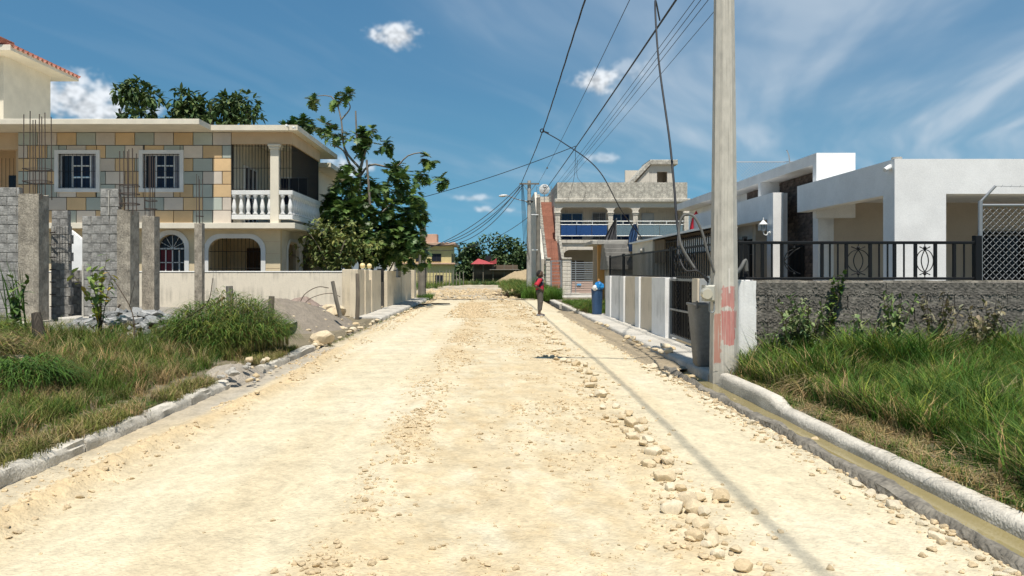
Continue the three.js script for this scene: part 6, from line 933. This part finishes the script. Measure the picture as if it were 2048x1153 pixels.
// loose gravel on the road and crumbs beside it
{
  const R = rng(606), gl = [[], []], add = (x, z, s, c, k = 0) => gl[k].push([x, roadH(x, z) + s * .25, z, R() * 6.28, [s, s * (.5 + R() * .35), s * (.7 + R() * .4)], c, (R() - .5) * .6]), tone = () => { const k = .8 + R() * .35; return [.64 * k, .50 * k, .31 * k]; };
  for (let i = 0; i < 46000; i++) { const D = 3.2 + Math.pow(R(), 1.3) * 40, z = -D, x = -1.5 + R() * 3.3, b = looseBand(x, z), n = fbm(x * 1.4 + 2, z * .8, 4); if (R() > b * sst(.38, .64, n) * .72 + .01) continue; add(x, z, (.0045 + Math.pow(R(), 5) * .018) * (1 + D * .03), tone(), i & 1); }
  for (let i = 0; i < 9000; i++) { const D = 3.2 + R() * 26, z = -D, x = -.85 + (fbm(z * .35, 3, 3) - .5) * .6 + (R() + R() - 1) * .36; if (fbm(x + 3, z * .8, 3) < .44) continue; add(x, z, .005 + Math.pow(R(), 5) * .028, tone(), i & 1); }
  for (let i = 0; i < 6500; i++) { const D = 3.2 + R() * 36, z = -D, x = -3.6 + Math.pow(R(), 1.3) * .85; if (fbm(x * 2 + 9, z, 3) < .42) continue; add(x, z, .005 + Math.pow(R(), 4) * .03, tone(), i & 1); }
  for (let i = 0; i < 2600; i++) { const D = 3.2 + R() * 22, z = -D, x = 2.79 - R() * R() * .4; add(x, z, .006 + Math.pow(R(), 4) * .03, tone(), i & 1); }
  for (let i = 0; i < 1500; i++) { const D = 3.2 + Math.pow(R(), 1.4) * 36, x = 1.35 + (R() + R() - 1) * .55; add(x, -D, .006 + Math.pow(R(), 4) * .035, tone(), i & 1); }
  for (let i = 0; i < 450; i++) { const D = 3.2 + R() * 30, x = -3 + R() * 5.6; add(x, -D, .005 + R() * .008, tone(), i & 1); }
  for (let i = 0; i < 1500; i++) { const D = 26 + R() * 13, x = -.9 + (R() + R() - 1) * .9; add(x, -D, .02 + R() * .035, tone(), i & 1); }
  gl.forEach((l, k) => { const im = scatter('road_gravel', 'loose limestone gravel strewn along the middle of the road', RGS[k], mat([1, 1, 1], { map: T.concrete }), l); im.userData.category = 'gravel'; });
  const far = []; for (let i = 0; i < 1500; i++) { const D = 43.5 + R() * 22, x = -5.5 + R() * 7, s = .03 + Math.pow(R(), 3) * .13; far.push([x, .05 + s * .2 + .12 * (fbm(x * .8, -D * .5, 4) - .45), -D, R() * 6.28, [s, s * .7, s], tone(), R()]); } const im = scatter('track_rubble', 'broken stones scattered over the rough track', RGS[2], mat([1, 1, 1], { map: T.concrete }), far); im.userData.category = 'rubble';
}
// grey mound of sand and stone, rubble heap, tarp and posts
function mound(name, label, cx, cz, rx, rz, h, m, seed, y0 = groundH(cx, cz) - .1, rough = .12) {
  const g = new THREE.CircleGeometry(1, 64, 0, Math.PI * 2), n = 26, seg = 56, pos = [0, h, 0], idx = []; for (let r = 1; r <= n; r++) for (let s = 0; s < seg; s++) { const a = s / seg * 6.2832, t = r / n, x = Math.cos(a) * t * rx, z = Math.sin(a) * t * rz; pos.push(x, h * Math.pow(Math.max(0, Math.cos(t * 1.5708)), 1.15) * (1 + .5 * (fbm(x * .9 + seed, z * .9, 3) - .5)) + rough * (1 - t * .6) * (fbm(x * 3 + seed, z * 3, 4) - .5), z); }
  for (let s = 0; s < seg; s++) idx.push(0, 1 + (s + 1) % seg, 1 + s); for (let r = 0; r < n - 1; r++) for (let s = 0; s < seg; s++) { const a = 1 + r * seg + s, b = 1 + r * seg + (s + 1) % seg; idx.push(a, b, a + seg, b, b + seg, a + seg); }
  const q = new THREE.BufferGeometry(); q.setAttribute('position', new THREE.Float32BufferAttribute(pos, 3)); q.setIndex(idx); q.computeVertexNormals(); q.translate(cx, y0, cz); const o = part(scene, name, q, m); return tag(o, label, 'mound');
}
const soilM = mat([.30, .255, .20], { map: T.grain, bump: T.bGrit, bs: .03 });
mound('dirt_heap', 'grey brown heap of soil and stones against the boundary wall', -5.75, -20.6, 2.15, 4.6, .95, soilM, 3, groundH(-5.4, -20.6) - .35, .26);
mound('sand_heap', 'brown sand heap at the edge of the wood beyond the crossing', 4.6, -118, 4.4, 3, 2.0, mat([.42, .32, .19], { map: T.grain }), 9, -.1);
mound('soil_spill', 'small spill of soil and grit burying the broken kerb', -3.95, -11.3, .62, 1.15, .36, mat([.40, .35, .28], { map: T.grain, bump: T.bGrit, bs: .03 }), 33, -.12, .16);
{ const R = rng(88); for (let i = 0; i < 22; i++) { const D = 10.2 + R() * 2.3, x = -3.95 + R() * .65; rock((i % 2 ? 'grey' : 'tan') + ' stone in the soil spill over the broken kerb', x, -D, .05 + R() * R() * .12, .06 + .1 * (x < -3.6 ? 1 : 0), 'stones of the soil spill', .8, i % 2 ? M.concretePale : undefined); }
  const G = 'rocks on the soil heap';
  const heapY = (x, z) => Math.max(groundH(x, z), groundH(-5.4, -20.6) - .35 + .95 * Math.pow(Math.max(0, Math.cos(Math.min(1, Math.hypot((x + 5.75) / 2.15, (z + 20.6) / 4.6)) * 1.5708)), 1.15)) - .05;
  for (let i = 0; i < 60; i++) { const a = R() * 6.28, t = Math.sqrt(R()) * .9, x = -5.6 + Math.cos(a) * 2 * t, z = -20.6 + Math.sin(a) * 4.2 * t, w = .06 + R() * R() * R() * .34; rock((w < .1 ? 'small' : w < .18 ? 'middling' : 'large') + (R() < .5 ? ' yellowish rock' : ' pale broken stone') + ' embedded in the grey brown soil heap', x, z, w, heapY(x, z), G, .8); }
  for (const [x, z, w, l] of [[-4.9, -22.9, .62, 'large yellow boulder on the soil heap beside the thin leaning post'], [-5.7, -22.6, .5, 'yellow boulder on the soil heap next to the crumpled tarp'], [-4.6, -21.6, .42, 'blocky yellow boulder low on the soil heap toward the road']]) rock(l, x, z, w, heapY(x, z) - .05);
  for (let i = 0; i < 34; i++) { const D = 15.4 + R() * 9, x = -3.55 - R() * .45 + (D - 15) * -.01; const w = .06 + R() * R() * .22; rock((w < .09 ? 'small' : w < .15 ? 'middling' : 'large') + ' limestone chunk at the foot of the soil heap by the road', x, -D, w, .02, 'stones below the soil heap', .8); }
  rock('big yellow stone at the end of the old kerb', -3.72, -16.4, .42, .05); rock('tan stone half buried in the dry grass of the lot', -6.3, -9.9, .3, groundH(-6.3, -9.9));
  for (let i = 0; i < 26; i++) { const D = 25 + R() * 17; const w = .06 + R() * .1; rock((w < .09 ? 'small' : w < .125 ? 'middling' : 'larger') + ' stone along the pavement ' + (D < 30 ? 'before the globe lamps' : D < 36 ? 'before the long gate panel' : 'before the last gate pier'), -3.52 + R() * .2, -D, w, .0, 'stones by the gate pavement', .8); } }
{ const R = rng(64), t = thing('rubble_heap', 'heap of broken grey concrete slabs before the unfinished walls', 'rubble', [-7.1, .4, -14.4]), gm = [0, 1, 2].map((i) => mat([.30 + i * .06, .31 + i * .055, .31 + i * .05], { map: T.concrete, bump: T.bGrit, bs: .01 }));
  for (let i = 0; i < 190; i++) { const a = R() * 6.28, r = Math.sqrt(R()), x = -7.05 + Math.cos(a) * r * 1.35, z = -14.6 + Math.sin(a) * r * .9, y = .42 + .34 * (1 - r * r) + R() * .06, w = .08 + R() * .22, hh = .025 + R() * .05, d = .08 + R() * .16; const s = poly([[-w / 2, -d / 2], [w / 2 * (.5 + R() * .5), -d / 2 * (.4 + R() * .6)], [w / 2, d / 2 * R()], [w * .1, d / 2], [-w / 2 * (.5 + R() * .5), d / 2 * (.5 + R() * .5)]]), g = new THREE.ExtrudeGeometry(s, { depth: hh, bevelEnabled: false }); g.rotateX(-Math.PI / 2 + (R() - .5) * 1.1); g.rotateY(R() * 6.28); g.rotateZ((R() - .5) * .9); g.translate(x, y, z); part(t, 'concrete_fragment', [g], gm[Math.floor(R() * 3)]); }
  part(t, 'pale_slab', [cbox(-6.1, -5.2, .55, .6, -15.4, -15.9, .01).rotateZ(.03)], M.concretePale);
  mound('debris_mound', 'low mound of pale demolition debris under the concrete columns', -7.3, -17.6, 2.6, 3.0, .28, mat([.44, .40, .34], { map: T.rough, bump: T.bGrit, bs: .03 }), 21, .4, .22);
  const pk = thing('wood_scrap', 'thin broken board stuck in the rubble', 'board', [-7.6, .6, -15]); part(pk, 'board', [bar([-7.75, .55, -15], [-7.5, .95, -15.1], .03)], M.twig); const pk2 = thing('wood_scrap', 'reddish board leaning by the last concrete column', 'board', [-7.3, .6, -20]); part(pk2, 'board', [bar([-7.5, .55, -19.5], [-7.0, .95, -19.6], .04)], mat([.2, .08, .05], { map: T.wood })); }
{ const q = quads(), N = 26; for (let i = 0; i < N; i++) for (let j = 0; j < 16; j++) { const P = (a, b) => { const u = a / N, v = b / 16, x = -6.15 + u * 1.05, z = -22.6 + v * .8, e = Math.sin(u * Math.PI) * Math.sin(v * Math.PI); return [x, .55 + .26 * e + .09 * fbm(u * 6, v * 5, 3) + .05 * Math.sin(u * 14 + v * 9) * e, z]; }; q.quad(P(i, j), P(i + 1, j), P(i + 1, j + 1), P(i, j + 1)); } tag(part(scene, 'crumpled_tarp', q.geo(), mat([.36, .27, .22], { map: T.fabric, side: THREE.DoubleSide, r: .6 })), 'crumpled brownish tarp lying on the soil heap by the wall', 'tarp');
  const post = (label, pts, r, m = M.woodGrey) => { const t = thing('fence_post', label, 'post', [pts[0][0], groundH(pts[0][0], pts[0][2]), pts[0][2]]); part(t, 'post', [taper(pts, r, r * .85, 10, 8)], m); };
  post('short grey fence post topping the tall grass mound', [[-5.35, .3, -15.2], [-5.32, .9, -15.2], [-5.34, 1.32, -15.2]], .085); post('thin leaning grey post on the soil heap', [[-4.1, .4, -20.2], [-4.2, .9, -20.1], [-4.28, 1.36, -20.05]], .06); post('dark split post standing before the end gate pier', [[-4.3, .05, -23.8], [-4.28, .8, -23.8], [-4.3, 1.56, -23.85]], .07, M.woodPost); post('weathered stub post beside the grass mound', [[-4.45, .3, -15.0], [-4.43, .95, -15.0], [-4.42, 1.12, -15.0]], .07, M.woodPost);
  const b = thing('dry_vine', 'arching dry vine stems springing from the soil heap', 'plant', [-5.6, .6, -20]); part(b, 'stem', [tube([[-5.6, .5, -21.5], [-5.4, .95, -21.5], [-5.0, 1.18, -21.5], [-4.7, 1.15, -21.5]], .012, 16, 5), tube([[-5.55, .5, -21.5], [-5.2, .85, -21.4], [-4.6, 1.0, -21.4], [-4.35, .9, -21.4]], .01, 16, 5)], M.twig); }
{ const st = thing('fallen_stick', 'long brown stick lying on the road near the gate pavement', 'stick', [-2.9, .04, -36]); part(st, 'stick', [taper([[-3.5, .05, -35.6], [-2.9, .08, -36.2], [-2.1, .06, -36.9]], .04, .02)], M.twig);
  const R = rng(3), t = thing('brush_pile', 'pile of cut branches and dry leaves at the end of the road', 'brush', [1.3, 0, -47]); const tw = [], q = quads(); for (let i = 0; i < 120; i++) { const x = .6 + R() * 1.9, z = -45.6 - R() * 2.4, a = R() * 6.28, L = .4 + R() * .6; tw.push(rod([x, .08 + R() * .2, z], [x + Math.cos(a) * L, .1 + R() * .35, z + Math.sin(a) * L], .012, 4)); leafInto(q, V(x, .15 + R() * .3, z), rdir(R, .3), V(0, 1, 0), .22, .14, gcol(R, R() < .6 ? [.30, .24, .13] : OLIVE)); leafInto(q, V(x + R() * .3, .15 + R() * .3, z), rdir(R, .3), V(0, 1, 0), .2, .12, gcol(R, R() < .6 ? [.30, .24, .13] : OLIVE)); } part(t, 'twigs', tw, M.twig); part(t, 'leaves', q.geo(), M.leaf, true); }
// ================================================================ the person standing on the road
{
  const px = 1.72, pz = -27.2, py = .02, smin = (a, b, k) => { const h = Math.max(0, Math.min(1, .5 + .5 * (b - a) / k)); return lerp(b, a, h) - k * h * (1 - h); };
  const cap = (p, [a, b, r0, r1, sx = 1]) => { const dx = (p[0] - a[0]) / sx, dy = p[1] - a[1], dz = p[2] - a[2], ex = (b[0] - a[0]) / sx, ey = b[1] - a[1], ez = b[2] - a[2], t = Math.max(0, Math.min(1, (dx * ex + dy * ey + dz * ez) / (ex * ex + ey * ey + ez * ez + 1e-9))); return Math.hypot(dx - ex * t, dy - ey * t, dz - ez * t) - lerp(r0, r1, t); };
  function field(bones, lo, size, res, k = .03) {
    const mc = new MarchingCubes(res, M.dark, false, false, 80000); mc.isolation = 0; const hs = res / 2;
    for (let z = 0; z < res; z++) for (let y = 0; y < res; y++) for (let x = 0; x < res; x++) { const p = [lo[0] + ((x - hs) / hs * .5 + .5) * size, lo[1] + ((y - hs) / hs * .5 + .5) * size, lo[2] + ((z - hs) / hs * .5 + .5) * size]; let d = 9; for (const b of bones) d = smin(d, cap(p, b), k); mc.field[x + y * res + z * res * res] = -d; }
    mc.update(); const n = mc.count, pos = new Float32Array(n * 3); for (let i = 0; i < n; i++) for (let c = 0; c < 3; c++) pos[i * 3 + c] = lo[c] + (mc.positionArray[i * 3 + c] * .5 + .5) * size; let g = new THREE.BufferGeometry(); g.setAttribute('position', new THREE.BufferAttribute(pos, 3)); g = mergeVertices(g, 1e-4); g.computeVertexNormals(); return g;
  }
  // faces +x, hands on the hips; local metres, y up
  const Lg = (s) => [[[.0, .86, s * .085], [.015, .48, s * .09], .078, .055], [[.015, .48, s * .09], [-.02, .085, s * .09], .052, .034], [[-.02, .05, s * .09], [.12, .035, s * .1], .036, .03]];
  const arm = (s) => [[[-.01, 1.30, s * .16], [-.13, 1.07, s * .25], .043, .036], [[-.13, 1.07, s * .25], [.04, .95, s * .17], .035, .026]];
  const fingers = (s) => [0, 1, 2, 3].map((i) => [[.05, .955 - i * .017, s * .165], [.115 - i * .006, .93 - i * .018, s * .14], .011, .009]).concat([[[.03, .97, s * .16], [.0, .99, s * .125], .012, .009]]);
  const torso = [[[0, .93, 0], [0, 1.12, 0], .105, .1, 1], [[0, 1.12, 0], [-.005, 1.28, 0], .1, .1], [[0, 1.29, -.1], [0, 1.29, .1], .055, .055]];
  const skin = mat([.085, .048, .032], { r: .6 });
  const p = thing('person', 'young person in red and navy jersey and grey trousers, hands on hips', 'person', [px, py, pz]);
  const place0 = (g) => g.translate(px, py, pz);
  const headB = [[[.0, 1.5, 0], [.01, 1.56, 0], .088, .082], [[.035, 1.46, 0], [.06, 1.435, 0], .055, .042], [[-.005, 1.36, 0], [.005, 1.46, 0], .048, .05]];
  const bodyG = [place0(field([...torso, ...Lg(1), ...Lg(-1), ...arm(1), ...arm(-1), [[-.005, 1.3, 0], [.0, 1.42, 0], .052, .05]], [-.85, -.02, -.85], 1.7, 110, .035)), place0(field([...headB, [[.092, 1.5, 0], [.108, 1.488, 0], .012, .016], [[.09, 1.452, -.016], [.09, 1.452, .016], .011, .011], [[0, 1.5, .085], [.005, 1.47, .09], .02, .016], [[0, 1.5, -.085], [.005, 1.47, -.09], .02, .016], [[.072, 1.53, .03], [.082, 1.53, .03], .013, .01], [[.072, 1.53, -.03], [.082, 1.53, -.03], .013, .01]], [-.2, 1.27, -.2], .4, 90, .014)), ...[1, -1].map((s) => place0(field([[[.02, .955, s * .172], [.05, .94, s * .165], .026, .03], ...fingers(s)], [-.05, .83, s * .15 - .12], .24, 64, .008)))];
  part(p, 'body', bodyG.map((g) => ni(g)), skin);
  const eyes = [.03, -.03].map((s) => new THREE.SphereGeometry(.011, 8, 6).translate(px + .083, py + 1.512, pz + s)); part(p, 'eyes', eyes, mat([.5, .48, .44], { r: .3 }));
  part(p, 'hair', [place0(field([[[-.015, 1.535, 0], [-.005, 1.58, 0], .088, .078], [[-.04, 1.48, 0], [-.03, 1.53, 0], .065, .07]], [-.2, 1.35, -.2], .4, 70, .02))], mat([.012, .010, .009], { r: .9 }));
  // jersey: navy body, red sleeves and red lower band
  const sh = field([[[0, .90, 0], [0, 1.12, 0], .125, .118], [[0, 1.12, 0], [-.005, 1.28, 0], .118, .115], [[0, 1.3, -.12], [0, 1.3, .12], .062, .062], ...[1, -1].map((s) => [[-.005, 1.31, s * .14], [-.095, 1.14, s * .225], .064, .062])], [-.6, .7, -.6], 1.2, 110, .03);
  { const P = sh.attributes.position, C = new Float32Array(P.count * 3); for (let i = 0; i < P.count; i++) { const x = P.getX(i), y = P.getY(i), z = Math.abs(P.getZ(i)); let c = [.02, .022, .04]; if (z > .135 && y < 1.36) c = [.60, .03, .055]; else if (y > .93 && y < 1.05 + .05 * Math.sin(x * 18)) c = [.55, .03, .06]; else if (x > .06 && y > 1.05 && y < 1.16 && z < .07) c = [.5, .05, .08]; if (Math.abs(y - 1.235) < .012 && x > .03 && z > .03 && z < .08) c = [.7, .7, .72]; C.set(c, i * 3); } sh.setAttribute('color', new THREE.BufferAttribute(C, 3)); }
  part(p, 'jersey', [place0(sh)], mat([1, 1, 1], { vertexColors: true, r: .85, map: T.fabric }));
  const trousers = (s) => [[[.0, .88, s * .07], [.012, .5, s * .085], .1, .078], [[.012, .5, s * .085], [-.005, .24, s * .088], .076, .062]];
  part(p, 'trousers', [place0(field([[[0, .84, 0], [0, .93, 0], .112, .11], ...trousers(1), ...trousers(-1)], [-.5, .08, -.5], 1.0, 90, .02))], mat([.135, .125, .11], { map: T.fabric }));
  for (const s of [1, -1]) part(p, 'sandal', [place0(field([[[-.06, .018, s * .09], [.15, .016, s * .102], .045, .042]].map((b) => b), [-.15, -.06, s * .095 - .15], .3, 60, .01)).clone().translate(0, 0, 0).scale(1, 1, 1)], mat([.16, .16, .17], { r: .6 }));
  p.scale.set(1.22, 1, 1.12);
}
renderer.render(scene, camera);
